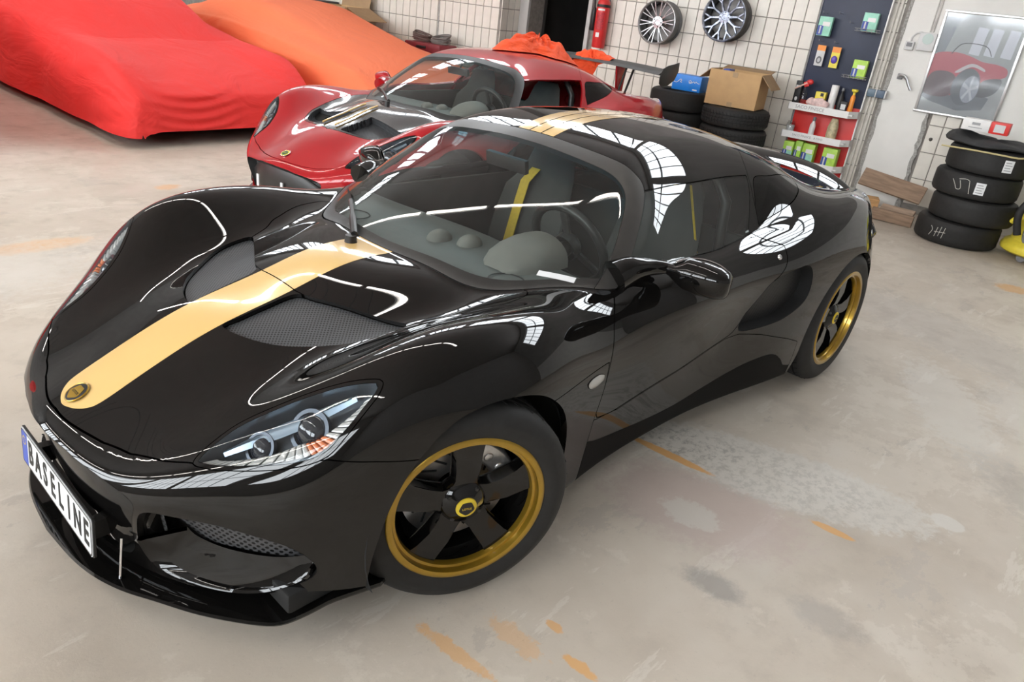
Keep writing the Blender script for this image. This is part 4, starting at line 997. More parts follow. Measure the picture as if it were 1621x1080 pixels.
def front_details(root, paint, blk):
    # splitter
    F_ = [(.748, 0), (.738, .14), (.720, .24), (.688, .33), (.642, .414), (.582, .52), (.507, .620), (.455, .668), (.40, .692), (.33, .708), (.215, .735)]
    half = sm(F_, 4); rings = []
    pts = [(x, -y) for x, y in half[::-1]]+half[1:]
    for x, y in pts:
        t = np.clip((abs(y)-.655)/.05, 0, 1); z = .092+.030*t*t
        inn = Vector((-1, -.35*np.sign(y)*(abs(y)/.7), 0)).normalized(); dp = .24*(1-.55*t)
        rings.append([(x, y, z), (x+inn.x*.004, y+inn.y*.004, z+.007), (x+inn.x*dp, y+inn.y*dp, z+.010), (x+inn.x*dp, y+inn.y*dp, z-.006), (x+inn.x*.004, y+inn.y*.004, z-.006)])
    mb = MB(); mb.loft(rings); sp = mb.build('splitter', M_black if blk else M_satin, root, angle=35)
    for sd in (1, -1):
        mb = MB(); mb.tube([(.655, .285*sd, .205), (.675, .30*sd, .10)], .0035, 8); mb.build('splitter_stay', M_chrome, sp)
        # lower blade of the side intake, from the lip back to the mesh
        lip = crom([(.345, .235), (.350, .19), (.372, .155), (.43, .140), (.53, .140), (.61, .160), (.675, .208), (.690, .25)], 5, False)
        bk = crom([(.415, .270), (.420, .255), (.435, .24), (.48, .225), (.54, .222), (.60, .228), (.65, .245), (.675, .258)], 5, False)
        rings = []
        for (y0, z0), (y1, z1) in zip(lip, bk):
            x0 = float(fN(y0, z0)); x1 = float(fN(y1, z1))-.060
            rings.append([(x0+.001, y0*sd, z0+.004), (x0+.006, y0*sd, z0-.003), (x0-.004, y0*sd, z0-.012), (x1, y1*sd, z1-.010), (x1, y1*sd, z1+.002), (.5*(x0+x1), .5*(y0+y1)*sd, .5*(z0+z1)-.036)])
        mb = MB(); mb.loft(rings); mb.build('intake_blade', paint, root, angle=60)
    # bar behind the plate with fine mesh above it
    mb = MB(); rings = []
    for y in np.linspace(-.362, .362, 41):
        ay = abs(y); zt = .402-.092*np.clip((ay-.15)/.21, 0, 1)**1.2; zb = .150+.09*np.clip((ay-.26)/.10, 0, 1)
        x = float(fN(y, .30))-.030
        rings.append([(x-.012, y, zt), (x-.002, y, zt-.012), (x, y, (zt+zb)/2), (x-.012, y, zb+.01), (x-.03, y, zb), (x-.06, y, zb), (x-.06, y, zt)])
    mb.loft(rings); mb.build('mouth_bar', M_black if blk else M_satin, root, angle=40)
    mb = MB(); rings = []
    for y in np.linspace(-.372, .372, 25):
        x = float(fN(y, .33))-.055; rings.append([(x, y, .41), (x-.005, y, .34), (x-.02, y, .22)])
    mb.loft(rings, closed=False, cap=False); mb.build('mouth_mesh', M_grille, root)
    if blk:
        P = empty('number_plate', (.7128, 0, .2128), 0, root)
        tl = .0791; up = Vector((-math.sin(tl), 0, math.cos(tl))); F = frame_mtx((0, 0, 0), (0, 1, 0), up)
        o = [(sx*(.26-.01+.01*math.cos(a)), sy*(.055-.01)+.01*math.sin(a)*1) for sx, sy, a in []]
        rr = .010; O = []
        for cx, cy, a0 in ((.25, .045, 0), (-.25, .045, .5), (-.25, -.045, 1.), (.25, -.045, 1.5)):
            for q in np.linspace(0, .5, 6): O.append((cx+rr*math.cos((a0+q)*math.pi), cy+rr*math.sin((a0+q)*math.pi)))
        mb = MB(); mb.prism(O, -.002, .0, F); mb.build('plate_sheet', M_white, P, smooth=False)
        mb = MB(); mb.prism([(x*.985+0, y*.94) for x, y in O], 0, .0006, F)
        mb.prism([(x*1., y*1.) for x, y in O], -.0004, .0002, F)
        mb.build('plate_face', M_white, P, smooth=False)
        mb = MB(); mb.prism([(-.257, -.050), (-.212, -.050), (-.212, .050), (-.257, .050)], .0004, .0012, F); mb.build('euro_band', M_blue, P, smooth=False)
        mb = MB()
        L_ = [(x*.992, y*.965) for x, y in O]; L2 = [(x*.980, y*.905) for x, y in O]; k = len(O)
        V = [tuple(F @ Vector((x, y, .0013))) for x, y in L_+L2]; mb._add(V, [(i, (i+1) % k, k+(i+1) % k, k+i) for i in range(k)]); mb.build('plate_border', M_ink, P, smooth=False)
        mb = MB()
        for i in range(12):
            a = 2*math.pi*i/12; mb.prism([(-.2345+.012*math.cos(a)+.0025*math.cos(t), .022+.012*math.sin(a)+.0025*math.sin(t)) for t in np.linspace(0, 2*math.pi, 5, endpoint=False)], .0012, .0016, F)
        mb.build('euro_stars', M_capyellow, P, smooth=False)
        word = 'BASELINE'
        for i, ch in enumerate(word):
            text_mesh(ch, .098, 'plate_letter', M_ink, P, F @ Matrix.Translation((-.183+.0585*i, .0, .0015)), .70, .0004, .0022)
        mb = MB(); mb.prism([(x*1.012, y*1.05) for x, y in O], -.008, -.003, F); mb.build('plate_holder', M_satin, P, smooth=False)
        for yb in (-.2, .2): mb = MB(); mb.box((.680, yb, .20), (.05, .03, .05)); mb.build('plate_bracket', M_satin, root)
    else:
        for y in (-.19, .06):
            mb = MB(); mb.box((.70, y, .27), (.006, .022, .075)); mb.build('plate_bracket', M_white, root)
    # wiper
    if True:
        w = empty('wiper', (0, 0, 0), 0, root)
        mb = MB(); pts = []
        mb.lathe([(.0001, .035), (.018, .033), (.022, .0), (.022, -.02)], Matrix.Translation((-.232, -.055, .715)), n=16); mb.build('wiper_spindle', M_satin, w)
        def onglass(x, y, h): return (x, y, float(fTG(x, y))+h)
        a0 = (-.245, -.055, .748); pts = [a0, onglass(-.315, -.165, .035), onglass(-.40, -.30, .026)]
        mb = MB(); mb.tube(crom(pts, 5, False), [.012]*6+[.008]*5, 8); mb.build('wiper_arm', M_satin, w)
        mb = MB(); pts = [onglass(-.275, -.085, .012), onglass(-.337, -.19, .012), onglass(-.40, -.29, .012), onglass(-.46, -.39, .012), onglass(-.51, -.475, .012)]
        c_ = crom(pts, 4, False); rings = [[(p[0], p[1], p[2]+.010), (p[0]+.006, p[1]+.006, p[2]), (p[0], p[1], p[2]-.010), (p[0]-.006, p[1]-.006, p[2])] for p in c_]; mb.loft(rings); mb.build('wiper_blade', M_rubber, w)

def tail_details(root, paint, blk):
    if blk:
        # arched tail spoiler
        mb = MB(); rings = []
        for y in np.linspace(-.80, .80, 41):
            t = abs(y)/.80; xr = -2.93+.30*t**3.2; z = .880-.215*t**2.6
            xf = xr+.17*(1-.35*t)
            rings.append([(xf, y, z-.020), (xf-.06, y, z+.000), (xr+.02, y, z+.012), (xr, y, z+.010), (xr-.004, y, z-.004), (xr+.02, y, z-.012), (xf-.05, y, z-.034)])
        mb.loft(rings); mb.build('tail_spoiler', paint, root, angle=50)
        for sd in (1, -1):
            mb = MB(); rings = []
            for t in np.linspace(0, 1, 6): rings.append([(-2.72-.12*t*0+dx, sd*(.62+dy), .80-.10*t) for dx, dy in ((.03, -.01), (.03, .01), (-.09, .01), (-.09, -.01))])
            mb.loft(rings); mb.build('spoiler_foot', paint, root)
        mb = MB(); mb.lathe([(.0001, .006), (.038, .005), (.045, 0), (.045, -.01)], Matrix.Translation((-1.9, .0, 0)), n=4)
        mb.b.free()
    else:
        # big rear wing on two uprights
        mb = MB(); rings = []
        for y in np.linspace(-.76, .76, 21):
            prof = [(-.13, .012), (-.10, .022), (.0, .022), (.12, .004), (.15, -.012), (.11, -.014), (0, -.004), (-.10, -.002)]
            rings.append([(-2.62+px_, y, 1.045+pz_-.12*px_*0+.02*(1-(y/.76)**2)) for px_, pz_ in prof])
        mb.loft(rings); wg = mb.build('rear_wing', M_wingblk, root, angle=50)
        for sd in (1, -1):
            o = [(.13, -.07), (.14, -.02), (.10, .05), (.02, .075), (-.06, .085), (-.16, .10), (-.17, .03), (-.12, -.045), (-.02, -.085), (.08, -.095)]
            mb = MB(); mb.prism(o, -.004, .004, frame_mtx((-2.63, sd*.765, 1.035), (1, 0, 0), (0, 0, 1))); mb.build('end_plate', M_satin, wg, bevel=.002)
            mb = MB()
            for x0, x1 in ((-2.55, -2.50), (-2.68, -2.62)): mb.tube([(x0, sd*.40, 1.04), (x1+.06, sd*.40, .78)], .010, 8)
            mb.build('wing_stay', M_satin, wg)
            mb = MB(); mb.prism([(-.10, .03), (.08, .03), (.02, -.22), (-.06, -.24)], -.008, .008, frame_mtx((-2.62, sd*.30, 1.02), (1, 0, 0), (0, 0, 1))); mb.build('wing_upright', paint, wg, bevel=.003)
    # tail lamps
    for sd in (1, -1):
        for y in (.45, .62):
            x = float(fR(y*sd, .62)); mb = MB(); mb.lathe([(.0001, .012), (.04, .010), (.048, 0), (.048, -.05)], Matrix.Translation((x-.004, y*sd, .62)) @ Matrix.Rotation(-math.pi/2, 4, 'Y'), n=24)
            mb.build('tail_lamp', mat('red lamp plastic', (.4, .01, .01), .1, coat=1.), root)

car = make_car('black', (0, 0, 0), 0)
tag(car, 'glossy black sports car with a gold bonnet stripe and gold-rimmed black wheels', 'car')
car2 = make_car('red', (-1.9224, -2.3133, 0), .08)
tag(car2, 'dark red sports car with black bonnet insert and rear wing beside the black one', 'car')
# transparent tax sticker strip on the windscreen base
# ================================================================ everything round the cars
def wroot(name, s, off, z, rz=0.): return empty(name, wl(s, off, z), WRZ+rz)
def wobj(o, s, off, z, rz=0.): o.location = wl(s, off, z); o.rotation_euler = (0, 0, WRZ+rz); return o
M_card = mat('brown cardboard', (.50, .32, .155), .85, var=.06, scale=12, bump=.05)
M_card2 = mat('kraft cardboard inside', (.36, .235, .13), .9, var=.06, scale=12)
M_tape = mat('brown parcel tape', (.36, .24, .12), .4)
M_redpl = mat('red lacquer', (.62, .03, .03), .35, var=.04)
M_navy = mat('navy steel panel', (.022, .030, .062), .5, var=.1, scale=6)
M_shred = mat('red steel panel', (.66, .025, .02), .45, var=.05, scale=6)
M_wht = mat('white lacquer', (.78, .77, .76), .4, var=.03)
M_wire = mat('galvanised wire', (.55, .56, .58), .3, metal=.9)
M_yel = mat('yellow plastic', (.80, .66, .06), .4, var=.05)
M_lime = mat('lime print', (.42, .68, .08), .45, var=.1, scale=30)
M_teal = mat('mint print', (.32, .66, .52), .45, var=.1, scale=30)
M_bluep = mat('deep blue print', (.02, .05, .32), .4)
M_grey = mat('grey plastic', (.20, .20, .21), .5, var=.05)
M_lgrey = mat('pale grey plastic', (.62, .62, .62), .5, var=.03)
M_orangep = mat('orange plastic', (.85, .28, .03), .4)
M_clear = glass('clear plastic', (.85, .87, .87), 1.4, extra=.03)
M_wood = mat('weathered board', (.28, .19, .13), .85, var=.25, scale=6, stretch=(1, 8, 8), bump=.2)
M_woodo = mat('fresh split wood', (.52, .30, .13), .8, var=.2, scale=6, stretch=(1, 8, 8))

# ---- tyres in stacks
def tyre(name, R, h, r_in, label, group, loc, tread='plain', rz=0.):
    t = empty(name, loc, rz)
    p = [(r_in, .012), (r_in+.02, .002), (R-.045, .0), (R-.015, .012), (R-.002, .032)]
    zs = np.linspace(.035, h-.035, 5)
    for i, z in enumerate(zs[1:-1]):
        if tread != 'plain': p += [(R, z-.006), (R-.008, z-.005), (R-.008, z+.005), (R, z+.006)]
        else: p += [(R, z)]
    p += [(R-.002, h-.032), (R-.015, h-.012), (R-.045, h), (r_in+.02, h-.002), (r_in, h-.012), (r_in-.01, h*.5), (r_in, .012)]
    mb = MB(); mb.lathe(p, n=64); mb.build('tyre_carcass', M_rubber, t, angle=35)
    if tread == 'block':
        mb = MB(); n = 56
        for i in range(n):
            for z, sk in ((.055, .4), (h*.5, -.3), (h-.055, .4)):
                a = 2*math.pi*i/n+.03*z; mb.box(((R+.0005)*math.cos(a), (R+.0005)*math.sin(a), z), (.004, .006, .038), rz=a, rx=sk)
        o = mb.build('tread_sipes', M_under, t, smooth=False); o['kind'] = 'stuff'
    tag(t, label, 'tyre', group); return t
def chalk(parent, R, a0, z0, strokes, m):
    """white crayon strokes on the tread"""
    for st in strokes:
        pts = [((R+.001)*math.cos(a0+u/R), (R+.001)*math.sin(a0+u/R), z0+v) for u, v in crom(st, 4, False)]
        mb = MB(); mb.tube(pts, .0022, 5); mb.build('chalk_mark', m, parent)
M_chalk = mat('white tyre crayon', (.62, .60, .55), .9)
hs = .197; R_ = .31
pos = ['bottom', 'second from the bottom', 'second from the top', 'topmost']
for k in range(4):
    tyre('tyre', R_, .2, .21, '%s tyre of the stack under the blue box' % pos[k], 'tyres stacked under the blue box', wl(-2.550+.006*(k % 2), .60, .2015*k))
for k in range(4):
    tyre('tyre', .33, .185, .22, '%s ribbed tyre of the stack under the cardboard box' % pos[k], 'tyres stacked under the cardboard box', wl(-1.885-.012*(k % 2), .64, .186*k), 'block')
CX = ((.345, 0.), (.40, .204), (.33+.03, .408), (.40, .612))
for k, (s, z) in enumerate(CX):
    t = tyre('tyre', .325, .203, .21, '%s tyre of the stack of four beside the yellow vacuum' % pos[k], 'stack of four tyres by the poster', wl(s, .78, z), 'plain')
    am = math.atan2(SC.camera.location.y-t.location.y, SC.camera.location.x-t.location.x)
    if k >= 2:
        a = am+(.12 if k == 2 else .42)-.0; c = Vector((math.cos(a), math.sin(a), 0)); tx = Vector((-c.y, c.x, 0))
        mb = MB()
        rings = [[((.3265)*math.cos(a+q), (.3265)*math.sin(a+q), z_) for q in np.linspace(-.11, .11, 6)] for z_ in (.055, .15)]
        mb.loft(rings, closed=False, cap=False); o = mb.build('paper_label', M_white, t)
        for j in range(4):
            mb = MB(); rings = [[((.3272)*math.cos(a+q), (.3272)*math.sin(a+q), z_) for q in np.linspace(-.08, .08-.03*(j % 2), 6)] for z_ in (.068+.02*j, .075+.02*j)]
            mb.loft(rings, closed=False, cap=False); mb.build('label_print', mat('grey label print', (.35, .35, .36), .7), o)
    if k == 2: chalk(t, .325, am-.55, .05, [[(0, .09), (.03, .05), (.05, .02), (.08, .03), (.06, .09)], [(.05, .10), (.10, .11), (.13, .10)], [(.13, .10), (.14, .05), (.15, 0)]], M_chalk)
    if k == 0: chalk(t, .325, am-.62, .06, [[(0, .08), (.02, .05), (.0, .0)], [(.06, .08), (.05, .0)], [(.09, .09), (.08, .01)], [(.12, .09), (.11, .0)], [(.04, .04), (.13, .05)]], M_chalk)
# dark sack and a small box on the stack of four
mb = MB(); n = 28; rings = []
for j, (rr, z) in enumerate(((.36, .0), (.365, .02), (.33, .045), (.25, .055), (.12, .058), (.001, .06))):
    ring = []
    for i in range(n):
        a = 2*math.pi*i/n; w_ = 1+.06*math.sin(3*a+1)+.05*math.sin(7*a)+(.10 if j < 3 else 0)*max(0, math.cos(a-math.pi))
        ring.append((rr*w_*math.cos(a), rr*w_*.9*math.sin(a), z+.012*math.sin(5*a+j)*(j > 0)+.06*max(0, math.cos(a-math.pi))**6*(j in (2, 3))))
    rings.append(ring)
mb.loft(rings); o = mb.build('plastic_sack', mat('black sacking', (.022, .022, .023), .7, var=.2, scale=20, bump=.4), subd=1)
tag(wobj(o, .39, .78, .816), 'black crumpled sack lying over the stack of four tyres', 'sack')
r = wroot('parts_box', .28, .86, .925)
mb = MB(); mb.box((-.06, 0, .045), (.20, .14, .09)); mb.build('carton_body', M_wht, r, bevel=.002); mb = MB(); mb.box((.11, 0, .045), (.135, .14, .09)); mb.build('carton_side', M_shred, r, bevel=.002)
mb = MB(); mb.box((.11, -.0715, .045), (.075, .002, .06)); mb.build('carton_window', M_lgrey, r)
mb = MB(); mb.box((-.06, -.0712, .055), (.06, .001, .02)); mb.box((-.06, -.0712, .025), (.10, .001, .006)); mb.build('carton_print', mat('grey label print', (.35, .35, .36), .7), r, smooth=False)
tag(r, 'small white and red carton on the black sack', 'box')
o = MB(); o.tube([(-.36, -.20, -.02), (-.1, -.345, .0), (.2, -.31, -.005), (.36, -.12, .01)], .007, 6); o = o.build('rubber_hose', mat('yellowed hose', (.52, .44, .22), .6)); tag(wobj(o, .40, .80, .80), 'thin yellowed hose along the edge of the black sack', 'hose')
# blue carton and open cardboard box
r = wroot('blue_carton', -2.465, .60, .808, .05)
mb = MB(); mb.box((0, 0, .075), (.31, .2, .15)); mb.build('carton_body', mat('bright blue carton', (.01, .22, .75), .4, var=.04), r, bevel=.002)
for pts in ([(-.14, -.0), (-.11, -.005), (-.09, .01), (-.07, .03), (-.055, .02), (-.07, .005), (-.05, .0)], [(.02, .02), (.04, .03), (.055, .015), (.04, .0), (.025, .012), (.06, .01), (.075, .025), (.09, .01), (.10, .025), (.12, .012), (.14, .012)]):
    mb = MB(); mb.tube([(x, -.1005, .075+z) for x, z in crom(pts, 3, False)], .003, 5); mb.build('carton_print', M_wht, r)
mb = MB(); mb.box((.10, -.1005, .02), (.05, .001, .012)); mb.build('carton_print', M_wht, r, smooth=False)
tag(r, 'bright blue carton on the smooth tyre stack', 'box')
def open_box(name, s, off, z, w_, d_, h_, rz, label, flaps, m1=M_card):
    r = wroot(name, s, off, z, rz); t = .006
    mb = MB(); mb.box((0, -d_/2, h_/2), (w_, t, h_)); mb.box((0, d_/2, h_/2), (w_, t, h_)); mb.box((-w_/2, 0, h_/2), (t, d_, h_)); mb.box((w_/2, 0, h_/2), (t, d_, h_)); mb.box((0, 0, .004), (w_, d_, t))
    mb.build('box_walls', m1, r, smooth=False)
    for side, ang, ln in flaps:
        mb = MB()
        if side in 'LR':
            sg = -1 if side == 'L' else 1; mb.box((sg*ln/2, 0, 0), (ln, d_-.01, .005)); o = mb.build('flap', M_card2, r, smooth=False); o.location = (sg*w_/2, 0, h_); o.rotation_euler = (0, sg*ang, 0)
        else:
            sg = -1 if side == 'F' else 1; mb.box((0, sg*ln/2, 0), (w_-.01, ln, .005)); o = mb.build('flap', M_card2, r, smooth=False); o.location = (0, sg*d_/2, h_); o.rotation_euler = (-sg*ang, 0, 0)
    tag(r, label, 'box'); return r
b_ = open_box('cardboard_box', -1.925, .66, .748, .50, .36, .325, .10, 'open cardboard box with folded-out flaps on the ribbed tyre stack', (('L', .75, .14), ('R', .80, .17), ('B', -.15, .16)))
for z in (.02, .295):
    mb = MB(); mb.box((0, -.1835, z), (.05, .002, .045)); mb.build('tape', M_tape, b_, smooth=False)
for x, m_ in ((-.13, M_bluep), (-.03, M_yel), (.06, M_orangep), (.16, M_yel)):
    mb = MB(); mb.box((0, 0, .10), (.07, .16, .2)); o = mb.build('packet', m_, None, bevel=.006); tag(wobj(o, -1.925+x, .66, .85+(.03 if m_ is M_bluep else -.0), .1), {0: 'dark blue packet', 1: 'yellow packet'}.get(0 if m_ is M_bluep else 1 if m_ is M_yel else 2, 'orange packet')+' sticking out of the open cardboard box on tyres'+(' next to the blue packet' if x == -.03 else ' by its right flap' if x == .16 else ''), 'packet')

# ---- fire extinguisher
r = wroot('fire_extinguisher', -3.945, .10, 1.045)
mb = MB(); mb.lathe([(.0001, .0), (.068, .003), (.076, .02), (.077, .45), (.070, .50), (.045, .535), (.028, .55), (.028, .575)], n=32); mb.build('cylinder', M_redpl, r)
mb = MB(); mb.lathe([(.03, .57), (.034, .58), (.034, .61), (.015, .615)], n=20); mb.box((0, -.03, .64), (.025, .13, .02), rx=.3); mb.box((0, -.03, .615), (.02, .11, .012)); mb.build('valve', M_ink, r)
mb = MB(); mb.tube([(0, -.03, .60), (-.07, -.03, .60), (-.115, -.02, .52), (-.118, -.0, .42)], .011, 8); mb.build('hose', M_ink, r)
mb = MB(); mb.lathe([(.022, .18), (.030, .19), (.026, .40), (.016, .43)], Matrix.Translation((-.118, 0, 0)), n=16); mb.build('discharge_horn', M_ink, r)
for z0, z1, w_, m_ in ((.405, .425, .55, M_wht), (.20, .385, .60, mat('dark red label', (.45, .02, .03), .5, var=.35, scale=60)), (.12, .17, .28, M_wht)):
    mb = MB(); a0 = -math.pi/2+.25-(.1 if w_ < .4 else 0); rings = [[(.0775*math.cos(a0+q), .0775*math.sin(a0+q), z) for q in np.linspace(-w_, w_, 12)] for z in (z0, z1)]; mb.loft(rings, closed=False, cap=False); mb.build('label', m_, r)
mb = MB(); mb.lathe([(.0772, .44), (.0785, .445), (.0785, .465), (.0772, .47)], n=32); mb.build('strap', M_ink, r)
mb = MB(); mb.box((0, .088, .40), (.05, .02, .3)); mb.build('wall_bracket', M_grey, r)
tag(r, 'red fire extinguisher with black hose on the tiled wall beside the doorway', 'fire extinguisher')

# ---- wheel rims hung on the tiles
def wall_rim(s, z, R, n, style, label):
    r = wroot('alloy_wheel', s, .19, z)
    A = Matrix.Rotation(math.pi/2, 4, 'X')        # local Z -> -Y (towards the room)
    mm = mat('silver alloy', (.50, .50, .51), .3, metal=.9, var=.1, scale=20) if style == 0 else mat('mottled alloy', (.30, .33, .40), .35, metal=.8, var=.75, scale=26)
    dk = mat('dirty barrel', (.13, .125, .12), .5, metal=.6, var=.2, scale=20)
    mb = MB(); mb.lathe([(R-.018, .0), (R-.008, .01), (R, .006), (R, -.004), (R-.01, -.012), (R-.025, -.03), (R-.030, -.10), (R-.022, -.15), (R-.004, -.165), (R-.004, -.175), (R-.03, -.17)], A, n=64); mb.build('rim_barrel', dk if style else mat('grey barrel', (.22, .22, .225), .4, metal=.8, var=.1), r, angle=40)
    mb = MB(); mb.lathe([(R-.022, -.012), (R-.019, .003), (R-.008, .011), (R+.0005, .007)], A, n=64); mb.build('rim_lip', mm, r)
    mb = MB(); mb.lathe([(.0001, -.025), (.028, -.024), (.032, -.018), (.060, -.020), (.066, -.035), (.066, -.06)], A, n=32); mb.build('hub', mm, r, angle=40)
    for i in range(4 if style else 5):
        t = 2*math.pi*i/(4 if style else 5); mb = MB(); mb.lathe([(.0001, -.0165), (.007, -.0165), (.007, -.022)], A @ Matrix.Translation((.046*math.cos(t), .046*math.sin(t), 0)), n=10); mb.build('bolt_hole', M_ink, r)
    for i in range(n):
        t = 2*math.pi*i/n+.1
        if style == 0:
            for sg in (-1, 1):
                p0 = (.055*math.cos(t), .055*math.sin(t), -.03); p1 = ((R-.02)*math.cos(t+sg*.12), (R-.02)*math.sin(t+sg*.12), -.012)
                mb = MB(); mb.tube([p0, tuple(.5*(a+b)+(.006 if k == 2 else 0) for k, (a, b) in enumerate(zip(p0, p1))), p1], [.008, .006, .007], 6, M=A); mb.build('spoke', mm, r)
        else:
            q0 = (.06*math.cos(t), .06*math.sin(t), -.03); q1 = (R*.62*math.cos(t), R*.62*math.sin(t), -.018)
            mb = MB(); mb.tube([q0, q1], [.018, .013], 6, M=A)
            for sg in (-1, 1): mb.tube([q1, ((R-.02)*math.cos(t+sg*.17), (R-.02)*math.sin(t+sg*.17), -.012)], [.012, .012], 6, M=A)
            mb.build('spoke', mm, r)
    mb = MB(); mb.lathe([(.0001, -.172), (R-.03, -.172)], A, n=40); mb.build('backing_disc', mat('dull steel disc', (.22, .215, .21), .5, metal=.6, var=.2, scale=15), r)
    tag(r, label, 'wheel'); return r
wall_rim(-3.19, 1.405, .228, 10, 0, 'silver multi-spoke alloy wheel hanging on the tiled wall')
wall_rim(-2.43, 1.535, .237, 10, 1, 'mottled dark blue and silver alloy wheel hanging on the tiled wall')

# ---- product display
r = wroot('display_rack', -1.19, .045, 0)
mb = MB(); mb.box((0, 0, 1.48), (.625, .04, 1.22)); mb.build('upper_panel', M_navy, r, bevel=.003)
mb = MB(); mb.box((0, 0, .50), (.625, .04, .74)); mb.build('lower_panel', M_shred, r, bevel=.003)
for sg in (-1, 1):
    mb = MB(); mb.box((sg*.316, -.005, 1.05), (.012, .05, 2.1)); up_ = mb.build('upright', M_grey if sg < 0 else M_wht, r)
for i, z in enumerate((.815, .545, .285)):
    sh = MB(); sh.box((0, -.125, z), (.61, .25, .012)); so = sh.build('shelf', M_wht, r)
    lip = [(-.325, -.235), (-.31, -.262), (.22, -.262), (.27, -.25), (.325, -.12), (.325, -.02)]
    mb = MB(); mb.loft([[(x, y, z-.03), (x, y-.004, z-.03), (x, y-.004, z+.035), (x, y, z+.035)] for x, y in lip]); mb.build('price_rail', M_wht, so, angle=20)
    if i < 2:
        text_mesh('SACO FINISCE' if i == 0 else 'SACO FINISCE   ATIVO', .045 if i == 0 else .03, 'rail_lettering', mat('rail print', (.30, .28, .28) if i == 0 else (.5, .32, .32), .6), so, frame_mtx((-.10 if i == 0 else -.05, -.2675, z+.003), (1, 0, 0), (0, 0, 1)), 1., .0003)
for sg, z in ((1, 1.56), (1, 1.145)):
    mb = MB()
    for k in range(5): mb.tube([(.10+.045*k, -.02, z), (.10+.045*k, -.15, z-.005), (.10+.045*k, -.155, z+.02)], .0025, 5)
    mb.tube([(.08, -.15, z), (.31, -.15, z)], .003, 5); mb.tube([(.08, -.155, z+.02), (.31, -.155, z+.02)], .003, 5); mb.build('wire_basket', M_wire, r)
for x, z in ((-.25, 1.68), (-.10, 1.69), (-.22, 1.43), (-.07, 1.43), (.02, 1.62)):
    mb = MB(); mb.tube([(x, -.02, z), (x, -.14, z), (x, -.145, z+.015)], .0025, 5); mb.build('peg_hook', M_wire, r)
tag(r, 'navy and red steel product display rack with white shelves on the tiled wall', 'rack')
DR = 'packages on the display rack'
def pack(s, off, z, w_, h_, d_, m_, acc, label, rz=0., flap=.35):
    p = wroot('product_box', s, off, z, rz)
    mb = MB(); mb.box((0, 0, h_/2), (w_, d_, h_)); mb.build('carton', m_, p, bevel=.002)
    mb = MB(); mb.box((-w_*.28, -d_/2-.0008, h_*.28), (w_*.40, .0016, h_*.5)); mb.build('print_panel', M_bluep, p, smooth=False)
    mb = MB(); mb.box((w_*.10, -d_/2-.0009, h_*.62), (w_*.55, .0016, h_*.22)); mb.build('print_panel', M_wht, p, smooth=False)
    mb = MB(); mb.box((-w_*.28, -d_/2-.002, h_*.30), (w_*.10, .0016, h_*.40)); mb.build('print_panel', M_lgrey, p, smooth=False)
    if acc is not None: mb = MB(); mb.box((w_*.12, -d_/2-.0007, h_*.25), (w_*.7, .0016, h_*.44)); mb.build('print_panel', acc, p, smooth=False)
    tag(p, label, 'box', DR); return p
pack(-1.405, .13, 1.478, .125, .172, .05, M_teal, None, 'mint green box hanging on the upper left of the navy panel')
pack(-1.005, .13, 1.563, .13, .16, .05, M_teal, None, 'mint green box in the upper wire basket of the rack')
pack(-.980, .13, 1.148, .13, .162, .05, M_lime, M_lime, 'lime green box in the lower wire basket of the rack')
pack(-1.42, .19, .293, .10, .175, .10, M_lime, M_teal, 'lime box on the lowest shelf beside the mint one')
pack(-1.33, .15, .293, .07, .19, .10, M_lime, None, 'narrow lime box standing second on the lowest shelf')
pack(-1.215, .19, .293, .12, .185, .10, M_lime, M_teal, 'middle lime and mint box on the lowest shelf')
pack(-1.00, .19, .293, .135, .185, .11, M_lime, M_lime, 'large lime box on the lowest shelf by the right upright')
def card(s, m_, acc, label):
    p = wroot('hanging_card', s, .115, 1.205)
    mb = MB(); mb.box((0, 0, .095), (.08, .006, .19)); mb.build('card_back', M_lgrey if acc is not None else M_yel, p)
    mb = MB(); mb.box((0, -.004, .165), (.08, .002, .05)); mb.build('card_header', m_, p)
    if acc is not None:
        mb = MB(); mb.lathe([(.018, -.008), (.026, 0), (.018, .008)], Matrix.Translation((0, -.010, .055)) @ Matrix.Rotation(math.pi/2, 4, 'X') @ Matrix.Diagonal((1, 1.3, 1, 1)), n=24); mb.build('blister_ring', acc, p)
    else:
        mb = MB(); mb.sphere((0, -.012, .075), .03, 8, (1, .5, 1.2)); mb.build('blister', mat('violet plastic', (.12, .07, .45), .3), p)
    tag(p, label, 'package', DR)
card(-1.385, M_orangep, M_grey, 'hanging card with orange header and dark ring on the navy panel'); card(-1.24, M_orangep, None, 'yellow hanging card with a violet blister on the navy panel')
SZ = .825
def bottle(name, s, off, z, prof, m_, label, parts=()):
    b = wroot(name, s, off, z); mb = MB(); mb.lathe(prof, n=24); mb.build('bottle_body', m_, b)
    for nm, pr, mm in parts: mb = MB(); mb.lathe(pr, n=20); mb.build(nm, mm, b)
    tag(b, label, 'bottle', DR); return b
p = wroot('black_carton', -1.500, .12, SZ); mb = MB(); mb.box((0, 0, .11), (.062, .06, .22)); mb.build('carton', M_ink, p, bevel=.003); mb = MB(); mb.box((0, -.031, .17), (.05, .002, .02)); mb.build('print_panel', M_lgrey, p, smooth=False); mb = MB(); mb.sphere((0, -.031, .05), .014, 6, (1, .1, 1.4)); mb.build('print_panel', M_lgrey, p); tag(p, 'tall black carton at the left end of the top shelf', 'box', DR)
b = bottle('spray_bottle', -1.42, .18, SZ, [(.0001, 0), (.034, .002), (.036, .02), (.034, .11), (.016, .15), (.014, .17)], M_clear, 'clear spray bottle with a red trigger on the top shelf')
